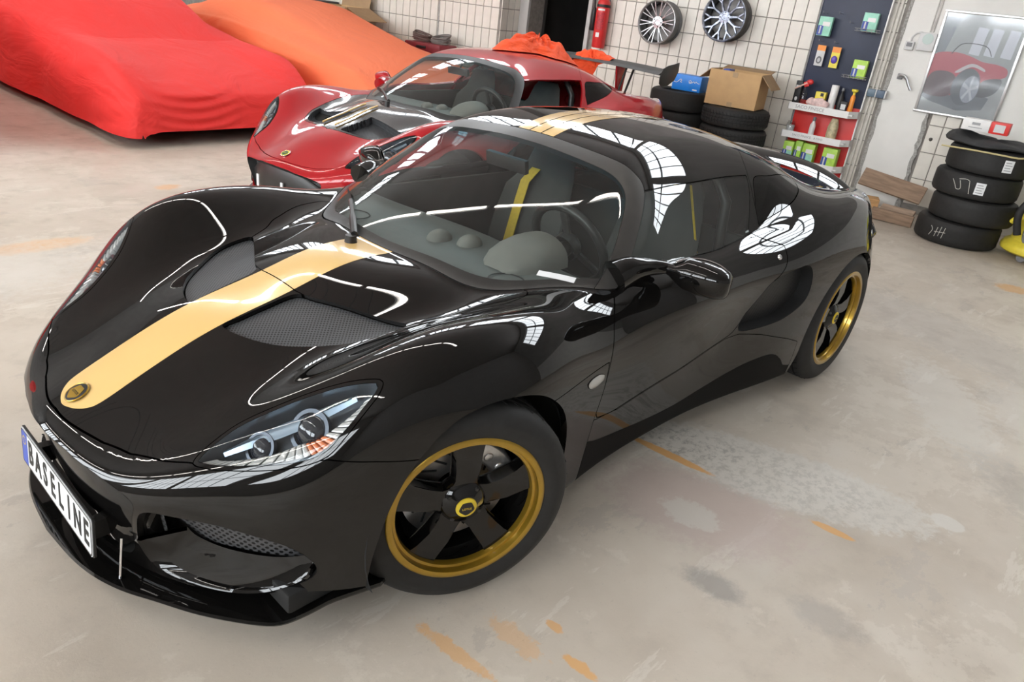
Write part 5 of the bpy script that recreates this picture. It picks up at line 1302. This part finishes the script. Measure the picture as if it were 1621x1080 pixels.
mb = MB(); mb.box((.0, 0, .20), (.045, .03, .05), ry=-.4); mb.sphere((.03, 0, .225), .032, 8, (1.1, .7, .8)); mb.build('trigger_head', M_redpl, b, bevel=.006)
mb = MB(); mb.tube([(.01, -.01, .215), (-.10, -.01, .145)], .008, 8); mb.build('spray_tube', mat('pinkish tube', (.7, .45, .38), .4), b)
p = wroot('yellow_carton', -1.262, .14, SZ); mb = MB(); mb.box((0, 0, .075), (.10, .06, .15)); mb.build('carton', M_yel, p, bevel=.003); mb = MB(); mb.box((.015, -.031, .125), (.03, .002, .03)); mb.build('print_panel', M_ink, p, smooth=False); tag(p, 'yellow carton behind the pink packet on the top shelf', 'box', DR)
mb = MB(); mb.sphere((0, 0, .045), .055, 10, (2.1, .6, .9)); o = mb.build('plastic_packet', mat('pink and white film', (.80, .55, .52), .35, var=.35, scale=25, bump=.5), None)
for v in o.data.vertices: v.co.z = max(v.co.z, .0)+.008*math.sin(v.co.x*60)*math.cos(v.co.y*90)*(v.co.z > .01)
tag(wobj(o, -1.26, .205, SZ), 'crumpled pink and white plastic packet on the top shelf', 'packet', DR)
o = MB(); o.lathe([(.0001, 0), (.034, 0), (.036, .004), (.036, .228), (.034, .232), (.012, .232), (.012, .215)], n=28); o = o.build('paper_roll', M_wht, None); tag(wobj(o, -1.145, .15, SZ), 'white paper roll standing upright on the top shelf', 'roll', DR)
bottle('black_bottle', -1.075, .12, SZ, [(.0001, 0), (.026, .002), (.028, .02), (.028, .13), (.012, .17), (.012, .19)], M_ink, 'slim black bottle beside the white paper roll', (('cap', [(.0001, .215), (.013, .213), (.014, .188)], M_grey),))
p = wroot('small_carton', -1.012, .19, SZ); mb = MB(); mb.box((0, 0, .05), (.062, .04, .10)); mb.build('carton', M_ink, p, bevel=.002); mb = MB(); mb.box((0, -.021, .05), (.045, .002, .05)); mb.build('print_panel', M_lgrey, p, smooth=False); tag(p, 'small black carton with pale label in front of the slim black bottle', 'box', DR)
bottle('orange_bottle', -.955, .16, SZ, [(.0001, 0), (.022, .002), (.024, .02), (.022, .15), (.012, .17)], M_orangep, 'orange bottle with yellow cap at the end of the top shelf', (('cap', [(.0001, .225), (.030, .222), (.030, .205), (.012, .19), (.012, .165)], M_yel),))
bottle('glass_jar', -1.465, .19, .553, [(.0001, 0), (.040, .002), (.042, .01), (.042, .085), (.034, .095), (.034, .11)], M_clear, 'small glass jar on the middle shelf', (('jar_filling', [(.0001, .004), (.037, .005), (.038, .07), (.0001, .075)], M_lgrey),))
bottle('white_bottle', -1.257, .16, .553, [(.0001, 0), (.026, .002), (.028, .015), (.028, .10), (.014, .135), (.013, .145)], M_wht, 'white bottle with grey cap on the middle shelf', (('cap', [(.0001, .182), (.015, .18), (.016, .142)], M_grey),))
bottle('beige_bag', -1.06, .16, .553, [(.0001, 0), (.048, .003), (.052, .03), (.050, .12), (.038, .17), (.028, .20), (.0001, .202)], mat('beige bag film', (.52, .45, .28), .4, var=.4, scale=30, bump=.5), 'beige filled bag standing on the middle shelf')

# ---- framed poster of a red roadster
r = wroot('framed_poster', -.08, .02, .945)
PW, PH = .66, .865
def ppoly(name, pts, m_, lay):
    mb = MB(); F = frame_mtx((-PW/2, -.006-.0006*lay, 0), (1, 0, 0), (0, 0, 1)); mb.prism([(x*PW, y*PH) for x, y in pts], 0, .0005, F); return mb.build(name, m_, r, smooth=False)
PG = lambda n_, c: mat('poster '+n_, tuple(.16+.78*q for q in c), .25, var=.03, scale=6, coat=.4)  # print colours lifted towards white, painting in the cover pane's reflection
ppoly('print_floor', [(0, 0), (1, 0), (1, .45), (0, .45)], PG('floor', (.42, .43, .42)), 0)
ppoly('print_backdrop', [(0, .40), (1, .36), (1, 1), (0, 1)], PG('hall', (.38, .40, .39)), 1)
ppoly('print_curtain', [(.0, .60), (.12, .58), (.20, .95), (.02, .95)], PG('grey', (.20, .23, .25)), 2)
for x in (.42, .60, .80): ppoly('print_window', [(x, .62), (x+.13, .61), (x+.145, .87), (x+.02, .88)], PG('window', (.72, .74, .80)), 2)
ppoly('print_shadow', [(.0, .16), (.12, .12), (.5, .06), (.8, .10), (.84, .22), (.6, .28), (.1, .30), (.0, .28)], PG('shadow', (.14, .15, .17)), 2)
ppoly('print_car_body', crom([(.02, .22), (.0, .40), (.02, .58), (.25, .62), (.45, .60), (.62, .56), (.80, .55), (.93, .52), (.95, .45), (.86, .40), (.84, .30), (.70, .24), (.3, .20)], 5).tolist(), PG('red', (.55, .04, .07)), 3)
ppoly('print_car_side', crom([(.02, .20), (.06, .40), (.30, .42), (.42, .30), (.30, .18)], 5).tolist(), PG('dark', (.10, .04, .05)), 4)
ppoly('print_nose', crom([(.66, .25), (.70, .38), (.90, .42), (.92, .34), (.86, .26), (.74, .22)], 5).tolist(), PG('black', (.05, .05, .06)), 4)
ppoly('print_wing_edge', crom([(.34, .44), (.50, .53), (.66, .50), (.68, .47), (.52, .50), (.38, .43)], 5).tolist(), PG('white', (.70, .62, .62)), 5)
ppoly('print_tyre', [(.52+.17*math.cos(a), .30+.185*math.sin(a)) for a in np.linspace(0, 6.283, 40, endpoint=False)], PG('tyre', (.09, .10, .12)), 6)
ppoly('print_rim', [(.58+.105*math.cos(a), .285+.135*math.sin(a)) for a in np.linspace(0, 6.283, 40, endpoint=False)], PG('rim', (.34, .37, .43)), 7)
for k in range(5):
    a = k*1.2566+.3; c, s_ = math.cos(a), math.sin(a); ppoly('print_spoke', [(.58+.01*s_, .285-.012*c), (.58+.10*c+.015*s_, .285+.125*s_-.018*c), (.58+.10*c-.015*s_, .285+.125*s_+.018*c), (.58-.01*s_, .285+.012*c)], PG('spoke', (.62, .64, .68)), 8)
mb = MB(); F = frame_mtx((-PW/2, -.0125, 0), (1, 0, 0), (0, 0, 1)); mb.tube([(x*PW-PW/2, -.0115, y*PH) for x, y in crom([(.22, .60), (.30, .70), (.45, .72), (.62, .70), (.70, .62)], 4, False)], .003, 5); mb.build('print_screen_frame', PG('black', (.05, .05, .06)), r)
for c, d_ in (((0, 0, 0), (PW+.03, .02, .022)), ((0, 0, PH), (PW+.03, .02, .022)), ((-PW/2, 0, PH/2), (.022, .02, PH)), ((PW/2, 0, PH/2), (.022, .02, PH))):
    mb = MB(); mb.box((c[0], -.010, c[2]), d_); mb.build('frame_bar', mat('brushed aluminium frame', (.66, .66, .66), .3, metal=.8, var=.05), r, bevel=.004)
mb = MB(); mb.box((0, -.016, PH/2), (PW-.02, .002, PH-.02)); mb.build('cover_pane', glass('poster pane', (.93, .94, .95), 1.4, extra=.03, rough=.08), r, smooth=False)
tag(r, 'aluminium framed poster of a red open roadster on the white wall', 'poster')
# ---- small things on the plaster
r = wroot('junction_box', -.495, .03, 1.455, .0); mb = MB(); mb.box((0, -.0, .08), (.145, .05, .155)); mb.build('box_lid', M_lgrey, r, bevel=.008); mb = MB(); mb.lathe([(.0001, .003), (.045, .001), (.047, -.002)], Matrix.Translation((.005, -.026, .105)) @ Matrix.Rotation(math.pi/2, 4, 'X'), n=24); mb.build('lid_disc', mat('pale green disc', (.50, .60, .57), .5), r); tag(r, 'pale square junction box on the white plaster panel', 'junction box')
r = wroot('wall_switch', -.632, .025, 1.452); mb = MB(); mb.box((0, 0, .035), (.075, .045, .075)); mb.build('switch_body', M_lgrey, r, bevel=.005); mb = MB(); mb.box((0, -.024, .045), (.048, .006, .035)); mb.build('switch_rocker', M_grey, r, bevel=.003); tag(r, 'small switch with a dark rocker left of the junction box', 'switch')
o = MB(); o.tube(crom([(-.632, -.02, 1.52), (-.632, -.02, 1.56), (-.60, -.02, 1.60), (-.55, -.02, 1.61)], 4, False), .007, 8); o = o.build('cable', M_lgrey, None); o.matrix_world = WM; tag(o, 'short grey cable between the switch and the junction box', 'cable')
o = MB(); o.tube([(-.475, -.012, 1.62), (-.47, -.012, 2.3)], .010, 8); o.tube([(-.50, -.012, 1.62), (-.495, -.012, 2.3)], .006, 6); o = o.build('conduit', mat('old conduit', (.50, .48, .45), .7, var=.2, scale=15), None); o.matrix_world = WM; tag(o, 'thin painted conduit running up from the junction box', 'conduit')
for s, w_ in ((-.835, .010), (-.80, .014)):
    o = MB(); o.tube([(s, -.016, .0), (s, -.016, 2.1)], w_, 8); o = o.build('heating_pipe', mat('cream painted pipe', (.66, .63, .57), .4, var=.05), None); o.matrix_world = WM; tag(o, ('thin' if w_ < .012 else 'thicker')+' cream pipe running down the tiles right of the display rack', 'pipe')
r = wroot('tape_roll_pair', -.785, .05, 1.0); mb = MB(); mb.box((-.042, 0, .035), (.075, .06, .07)); mb.build('dispenser_half', mat('slate plastic', (.10, .15, .20), .4), r, bevel=.006); mb = MB(); mb.box((.042, 0, .035), (.075, .06, .07)); mb.build('dispenser_half', mat('steel blue plastic', (.08, .12, .18), .4), r, bevel=.006); 
for x_, w_ in ((.088, .014), (0., .010)): mb = MB(); mb.box((x_, 0, .035), (w_, .062, .072)); mb.build('dispenser_trim', M_lgrey, r, bevel=.002)
tag(r, 'slate blue twin dispenser on the tiles right of the display rack', 'dispenser')
r = wroot('lever_handle', -.55, .02, 1.17); mb = MB(); mb.tube(crom([(-.09, -.02, .045), (-.05, -.03, .055), (-.01, -.035, .03), (.02, -.035, -.02), (.05, -.035, -.06)], 4, False), [.016]*8+[.012]*9, 8); mb.build('handle_bar', M_wire, r); mb = MB(); mb.box((-.08, .0, .045), (.045, .03, .05)); mb.build('handle_rose', M_grey, r, bevel=.004); tag(r, 'bent metal lever handle on the white plaster panel', 'handle')
o = MB(); o.lathe([(.016, 0), (.014, -.004), (.0001, -.004)], Matrix.Rotation(math.pi/2, 4, 'X'), n=20); o = o.build('drill_hole', M_ink, None); o.matrix_world = Matrix.Translation(wl(-.20, .006, .71)) @ Matrix.Rotation(WRZ, 4, 'Z'); tag(o, 'dark round hole plug in a tile right of the plaster panel', 'plug')

# ---- boards against the wall foot
def board(s, off, z, l, w_, t, rz, rx, ry, m_, label):
    mb = MB(); mb.box((0, 0, 0), (l, w_, t)); o = mb.build('board', m_, None, bevel=.004, smooth=False); o.location = wl(s, off, z); o.rotation_euler = (rx, ry, WRZ+rz); tag(o, label, 'board', 'scrap boards by the wall')
board(-.34, .33, .27, .58, .17, .03, .0, 1.05, .12, M_wood, 'widest weathered board leaning across the scrap boards')
board(-.20, .68, .055, .36, .05, .10, .05, 0, .03, M_wood, 'short weathered board on the floor against the tyre stack')
board(-.52, .46, .075, .26, .16, .14, .3, 0, 0, M_woodo, 'pale wooden block under the leaning board')
board(-.20, .52, .075, .30, .12, .03, -.1, .6, .0, mat('pale weathered board', (.36, .26, .19), .85, var=.25, scale=6, stretch=(1, 8, 8)), 'paler weathered board in the middle of the scrap pile')
board(-.48, .74, .015, .22, .10, .022, .35, .0, .0, M_woodo, 'flat offcut of fresh wood on the floor')

# ---- yellow vacuum cleaner at the edge of the picture
r = wroot('vacuum_cleaner', .985, .78, 0)
mb = MB(); mb.lathe([(.0001, .05), (.27, .052), (.30, .07), (.305, .10), (.285, .135), (.245, .16), (.235, .33), (.225, .38), (.0001, .40)], n=48); mb.build('tub', M_yel, r)
mb = MB(); mb.lathe([(.228, .37), (.245, .39), (.245, .42), (.20, .47), (.10, .50), (.0001, .51)], n=40); mb.build('motor_head', M_grey, r)
mb = MB(); mb.lathe([(.16, .48), (.175, .50), (.175, .72), (.15, .76), (.0001, .77)], n=36); mb.build('filter_housing', mat('lime yellow plastic', (.52, .55, .03), .4), r)
for a in (2.6, 4.2, 5.6, 1.0): mb = MB(); mb.lathe([(.0001, -.014), (.034, -.014), (.038, 0), (.034, .014), (.0001, .014)], Matrix.Translation((.23*math.cos(a), .23*math.sin(a), .038)) @ Matrix.Rotation(math.pi/2, 4, 'X'), n=18); mb.build('castor', M_grey, r)
mb = MB(); mb.lathe([(.0001, .012), (.075, .010), (.085, 0), (.085, -.02)], Matrix.Translation((-.10, -.215, .24)) @ Matrix.Rotation(-.43, 4, 'Z') @ Matrix.Rotation(math.pi/2, 4, 'X') @ Matrix.Diagonal((.9, 1.4, 1, 1)), n=24); mb.build('side_cover', M_grey, r)
mb = MB(); mb.tube(crom([(-.10, -.24, .44), (-.17, -.26, .50), (-.22, -.26, .46), (-.24, -.27, .36), (-.20, -.26, .22)], 6, False), .028, 12); mb.build('suction_hose', M_rubber, r)
mb = MB(); mb.tube(crom([(-.16, -.18, .36), (-.24, -.22, .34), (-.27, -.20, .30)], 4, False), .02, 8); mb.build('clamp', M_yel, r)
tag(r, 'yellow workshop vacuum cleaner with dark grey head by the tyre stack', 'vacuum cleaner')

# ---- clutter along the nearer tiled wall
b_ = open_box('cardboard_box', -7.72, .72, .862, .62, .40, .24, -.05, 'large open cardboard box on the black crates by the wall', (('R', .35, .40), ('B', -1.35, .16), ('F', .9, .20)))
for i, (s, w_, h_, nm) in enumerate(((-7.75, .8, .86, 'tall black crate under the open cardboard box'), (-6.95, .78, .70, 'black crate under the plywood sheet, next to the taller one'), (-6.24, .58, .70, 'lower black crate under the red tool case'))):
    c = wroot('storage_crate', s, .645, 0); mb = MB(); mb.box((0, 0, h_/2), (w_-.02, .5, h_)); mb.build('crate_body', mat('black crate plastic', (.022, .022, .022), .6, var=.1), c, bevel=.008)
    for q in (.25, .5, .75): mb = MB(); mb.box((0, -.254, h_*q), (w_-.06, .008, .025)); mb.build('crate_rib', M_satin, c)
    tag(c, nm, 'crate')
mb = MB(); mb.box((0, 0, .008), (.60, .46, .016)); o = mb.build('plywood_sheet', mat('plywood', (.46, .36, .22), .7, var=.1), None, bevel=.002, smooth=False); tag(wobj(o, -6.92, .65, .702), 'pale plywood sheet on top of the black crates', 'sheet')
r = wroot('tool_case', -6.10, .66, .702); mb = MB(); mb.box((0, 0, .06), (.62, .34, .12)); mb.build('case_body', mat('dark red case', (.22, .02, .03), .5, var=.1), r, bevel=.02); mb = MB(); mb.box((0, -.178, .07), (.16, .014, .03)); mb.build('case_handle', M_ink, r, bevel=.004); tag(r, 'flat dark red tool case under the coiled cables', 'case')
for k, (x, y, R0, z0, lb, m_) in enumerate(((-.155, 0, .125, .0, 'coil of brown cable on the left of the red tool case', mat('brown cable', (.13, .08, .07), .6)), (.15, .02, .125, .0, 'coil of grey cable on the right of the red tool case', mat('grey cable', (.16, .14, .13), .6)))):
    mb = MB(); pts = []
    for i in range(7*20):
        a = 2*math.pi*i/20; rr = R0*(1+.10*math.sin(i*.37+k)); pts.append((x+rr*math.cos(a), y+rr*.8*math.sin(a), 0.834+.010*(i//20)+.05*max(0, math.sin(a*.5+k))**3))
    mb.tube(pts, .009, 6); o = mb.build('cable_coil', m_, None); o.location = wl(-6.10, .66, 0); o.rotation_euler = (0, 0, WRZ); tag(o, lb, 'cable')
mb = MB(); rings = [[(x, y+.03*math.sin(x*9), .0+.02*math.sin(x*11+y*7)+.012), (x, y+.30, .012+.03*math.sin(x*5+1))] for x, y in ((q, -.2) for q in np.linspace(-.2, .25, 12))]
mb.loft(rings, closed=False, cap=False); o = mb.build('cleaning_rag', mat('off-white rag', (.62, .55, .50), .9, var=.1), None); md = o.modifiers.new('s', 'SOLIDIFY'); md.thickness = .006; tag(wobj(o, -5.56, .68, .72), 'off-white rag hanging off the red tool case', 'rag')
for s, w_, h_, lb in ((-9.55, .9, 1.25, 'dark equipment cabinet by the far tiled wall'), (-8.55, .7, 1.12, 'low dark cabinet left of the open cardboard box')):
    c = wroot('cabinet', s, .645, 0); mb = MB(); mb.box((0, 0, h_/2), (w_, .5, h_)); mb.build('cabinet_body', mat('dark steel cabinet', (.03, .032, .036), .5, var=.1), c, bevel=.006); mb = MB(); mb.box((0, -.253, h_*.5), (w_-.06, .008, h_-.1)); mb.build('cabinet_door', M_satin, c, bevel=.003); tag(c, lb, 'cabinet')

# ---- covered cars
def cover(stations, name, m_, loc, rz, label, seed, wr=.010, bumps=()):
    """cloth over a car: nose at local +Y end (y=0), body towards -Y"""
    r = random.Random(seed); ph = [r.uniform(0, 6) for _ in range(12)]
    st = crom(stations, 8, False); nv = 72; V = []; m = len(st)
    for i, (d, w_, zs, rw, zt) in enumerate(st):
        sec = np.array([(w_+.02, .085), (w_+.012, .22), (w_, .42*min(1, zs/.6)), (w_*.965, zs*.92), (w_*.90, zs), (rw+(w_*.9-rw)*.45, zs+(zt-zs)*.40), (rw, zt-.10*(zt-zs)), (rw*.55, zt), (0, zt+.004)])
        h = crom(sec, 5, False); L = len(h); half = np.interp(np.linspace(0, L-1, nv//2+1), range(L), h[:, 0]), np.interp(np.linspace(0, L-1, nv//2+1), range(L), h[:, 1])
        xs = np.r_[half[0], -half[0][-2::-1]]; zs_ = np.r_[half[1], half[1][-2::-1]]
        for j, (x, z) in enumerate(zip(xs, zs_)):
            u = j/len(xs); low = max(0, 1-z/.65)
            f = wr*(1.6*math.exp(-((d-.30)/.22)**2-((z-.36)/.16)**2)*math.sin(z*62+6*math.sin(x*3+d*5))*(1 if x > 0 else .5)+math.sin(d*5.1+3*x+ph[0])*math.sin(z*6+ph[1])+.7*math.sin(d*2.3-9*z+ph[2])+low*1.5*math.sin(z*34+d*4+ph[3])*math.exp(-((d-.25)/.35)**2)+.5*math.sin(11*d+5*x+ph[4])*math.sin(7*z+ph[5]))
            sx = 1 if x >= 0 else -1; X = x+sx*f*(.4 if z > zt-.03 else 1.); Z = z+f*.6*(z > .12); Y = -d
            ff = math.exp(-((d-.03)/.10)**2-((x-.30)/.34)**2); Y += 1.6*wr*ff*math.sin(z*70+5*math.sin(x*4+ph[6])+ph[7])
            rg = math.exp(-((z-.60)/.13)**2)*(1 if x > 0 else .6); X += sx*1.3*wr*rg*(abs(math.sin(3.1*d+7*z+ph[8]))**6+.7*abs(math.sin(4.7*d-9*z+ph[9]))**8)
            for bd, bx, bz, br, ba in bumps:
                q = math.exp(-(((d-bd)/br)**2+((x-bx)/br)**2+((z-bz)/br)**2)); X += sx*ba*q; Z += .5*ba*q
            V.append((X, Y, max(Z, .07)))
    n = len(V)//m; F = [(i*n+j, i*n+j+1, (i+1)*n+j+1, (i+1)*n+j) for i in range(m-1) for j in range(n-1)]
    root = empty(name, loc, rz)
    o = raw('cloth_cover', V, F, m_, root); md = o.modifiers.new('s', 'SUBSURF'); md.levels = 1; md.render_levels = 1
    for yy in (-.85, -3.3):
        for sx in (1, -1):
            mb = MB(); mb.lathe([(.0001, -.09), (.20, -.09), (.27, -.085), (.30, -.06), (.30, .06), (.27, .085), (.20, .09), (.0001, .09)], Matrix.Translation((sx*.70, yy, .30)) @ Matrix.Rotation(math.pi/2, 4, 'Y'), n=28); mb.build('wheel', M_rubber, root)
    mb = MB(); mb.box((0, -2.1, .2), (1.5, 3.7, .16)); mb.build('car_underbody', M_under, root)
    tag(root, label, 'covered car'); return root
def cloth_mat(name, col, scale=2.2, bump=.5):
    m, nt, b = nodes_of(name); L = nt.links; b.inputs['Base Color'].default_value = (*col, 1); b.inputs['Roughness'].default_value = .75
    b.inputs['Sheen Weight'].default_value = .06; b.inputs['Sheen Tint'].default_value = (*[min(1, c*1.3+.1) for c in col], 1)
    tc = nt.nodes.new('ShaderNodeTexCoord'); mp = nt.nodes.new('ShaderNodeMapping'); mp.inputs['Scale'].default_value = (1, .45, 1.6); L.new(tc.outputs['Object'], mp.inputs[0])
    n = nt.nodes.new('ShaderNodeTexNoise'); n.inputs['Scale'].default_value = scale; n.inputs['Detail'].default_value = 3; n.inputs['Distortion'].default_value = 1.5; L.new(mp.outputs[0], n.inputs['Vector'])
    w_ = nt.nodes.new('ShaderNodeTexNoise'); w_.inputs['Scale'].default_value = 260; L.new(tc.outputs['Object'], w_.inputs['Vector'])
    a = nt.nodes.new('ShaderNodeMath'); a.operation = 'MULTIPLY_ADD'; a.inputs[1].default_value = .02; L.new(w_.outputs['Fac'], a.inputs[0]); L.new(n.outputs['Fac'], a.inputs[2])
    bp = nt.nodes.new('ShaderNodeBump'); bp.inputs['Strength'].default_value = bump; bp.inputs['Distance'].default_value = .05; L.new(a.outputs[0], bp.inputs['Height']); L.new(bp.outputs[0], b.inputs['Normal'])
    return m
M_cred = cloth_mat('red stretch cloth', (.74, .030, .026), 2.2, .7); M_corange = cloth_mat('orange stretch cloth', (.86, .19, .075)); M_cor2 = cloth_mat('bright orange cloth', (.86, .085, .015), 9., .6)
LOW = [(.0, .78, .12, .3, .13), (.005, .80, .24, .4, .26), (.02, .83, .38, .45, .40), (.08, .87, .46, .5, .455), (.25, .91, .58, .5, .52), (.55, .925, .68, .45, .60), (.95, .93, .73, .45, .675), (1.26, .93, .755, .52, .725), (1.36, .93, .76, .54, .755), (1.75, .92, .80, .55, .98), (2.2, .92, .84, .56, 1.15), (2.8, .92, .86, .55, 1.17), (3.4, .93, .88, .50, 1.04), (3.9, .92, .86, .5, .90), (4.2, .88, .70, .5, .78), (4.3, .85, .3, .4, .4), (4.31, .84, .12, .3, .13)]
cover(LOW, 'covered_car', M_cred, (-2.16, -4.60, 0), .03, 'low car under a bright red stretch cover', 3)
cover([(d, w_, zs*1.03, rw, zt*1.03) for d, w_, zs, rw, zt in LOW], 'covered_car', M_cred, (.60, -4.72, 0), .0, 'car under a red cover, set apart from the others towards the hall wall', 5)
HI = [(.0, .78, .12, .3, .13), (.005, .80, .26, .4, .28), (.03, .84, .42, .5, .45), (.15, .88, .54, .5, .56), (.45, .90, .66, .5, .68), (.95, .92, .74, .5, .80), (1.5, .93, .80, .52, .92), (2.1, .93, .86, .56, 1.05), (2.7, .93, .90, .58, 1.15), (3.3, .93, .90, .56, 1.14), (3.9, .92, .88, .54, 1.0), (4.4, .90, .8, .5, .85), (4.5, .85, .3, .4, .4), (4.51, .84, .12, .3, .13)]
cover(HI, 'covered_car', M_corange, (-4.20, -4.10, 0), .03, 'taller car under an orange stretch cover behind the red covered one', 9, .007, ((2.75, .90, .78, .09, .05),))

# ---- cloth thrown over the red car
def heap(name, cx, cy, lx, ly, hgt, base, seed, label):
    r = random.Random(seed); ph = [r.uniform(0, 6.28) for _ in range(10)]; nu, nvv = 34, 110; V = [(cx, cy, base(cx, cy)+hgt)]; F = []
    for i in range(1, nu+1):
        t = i/nu
        for j in range(nvv):
            a = 2*math.pi*j/nvv; ed = 1+.16*math.sin(3*a+ph[0])+.10*math.sin(5*a+ph[1])+.05*math.sin(9*a+ph[2])
            x = cx+lx*t*ed*math.cos(a); y = cy+ly*t*ed*math.sin(a)
            fo = .5*math.sin(6*a+9*t+ph[3])*math.sin(8*t+ph[4])+.7*abs(math.sin(4.2*x/lx+ph[5]+1.6*math.sin(4*y/ly+ph[6])))-.3+.45*abs(math.sin(5.1*y/ly+ph[7]+1.4*math.sin(5*x/lx)))-.2+.22*math.sin(19*a+13*t)
            z = base(x, y)+max(.008, hgt*((1-t**3)*(.75+.45*fo*(1-t**6)))) if t < .98 else base(x, y)+.004
            V.append((x, y, z))
    for j in range(nvv): F.append((0, 1+j, 1+(j+1) % nvv, 1+(j+1) % nvv))
    F3 = [(0, 1+j, 1+(j+1) % nvv) for j in range(nvv)]
    for i in range(nu-1):
        for j in range(nvv):
            a, b, c, d = 1+i*nvv+j, 1+(i+1)*nvv+j, 1+(i+1)*nvv+(j+1) % nvv, 1+i*nvv+(j+1) % nvv; F3 += [(a, b, c), (a, c, d)]
    o = raw(name, V, F3, M_cor2, None); o.location = car2.location; o.rotation_euler = car2.rotation_euler
    tag(o, label, 'cloth'); return o
heap('cloth_heap', -1.78, .0, .44, .26, .12, lambda x, y: float(fTG(x, y))+.004, 4, 'crumpled bright orange cloth heaped on the roof of the red car')
def wingz(x, y): return 1.088-.9*max(0., x+2.56)**1.0*1.3-.4*max(0., -2.72-x)
heap('cloth_heap', -2.56, .02, .17, .19, .045, wingz, 8, 'small bright orange cloth hanging over the rear wing of the red car')
# sticker inside the windscreen base
a, b = np.array((-.515, .500)), np.array((-.584, .593)); F_ = []
mb = MB(); rings = []
for t in np.linspace(0, 1, 6):
    p = a+(b-a)*t; up_ = np.array((-.030, -.010)); q = p+up_*.55
    rings.append([(p[0], p[1], float(fTG(*p))+.0012), (q[0], q[1], float(fTG(*q))+.0012)])
mb.loft(rings, closed=False, cap=False); st = mb.build('windscreen_sticker', M_white, car)
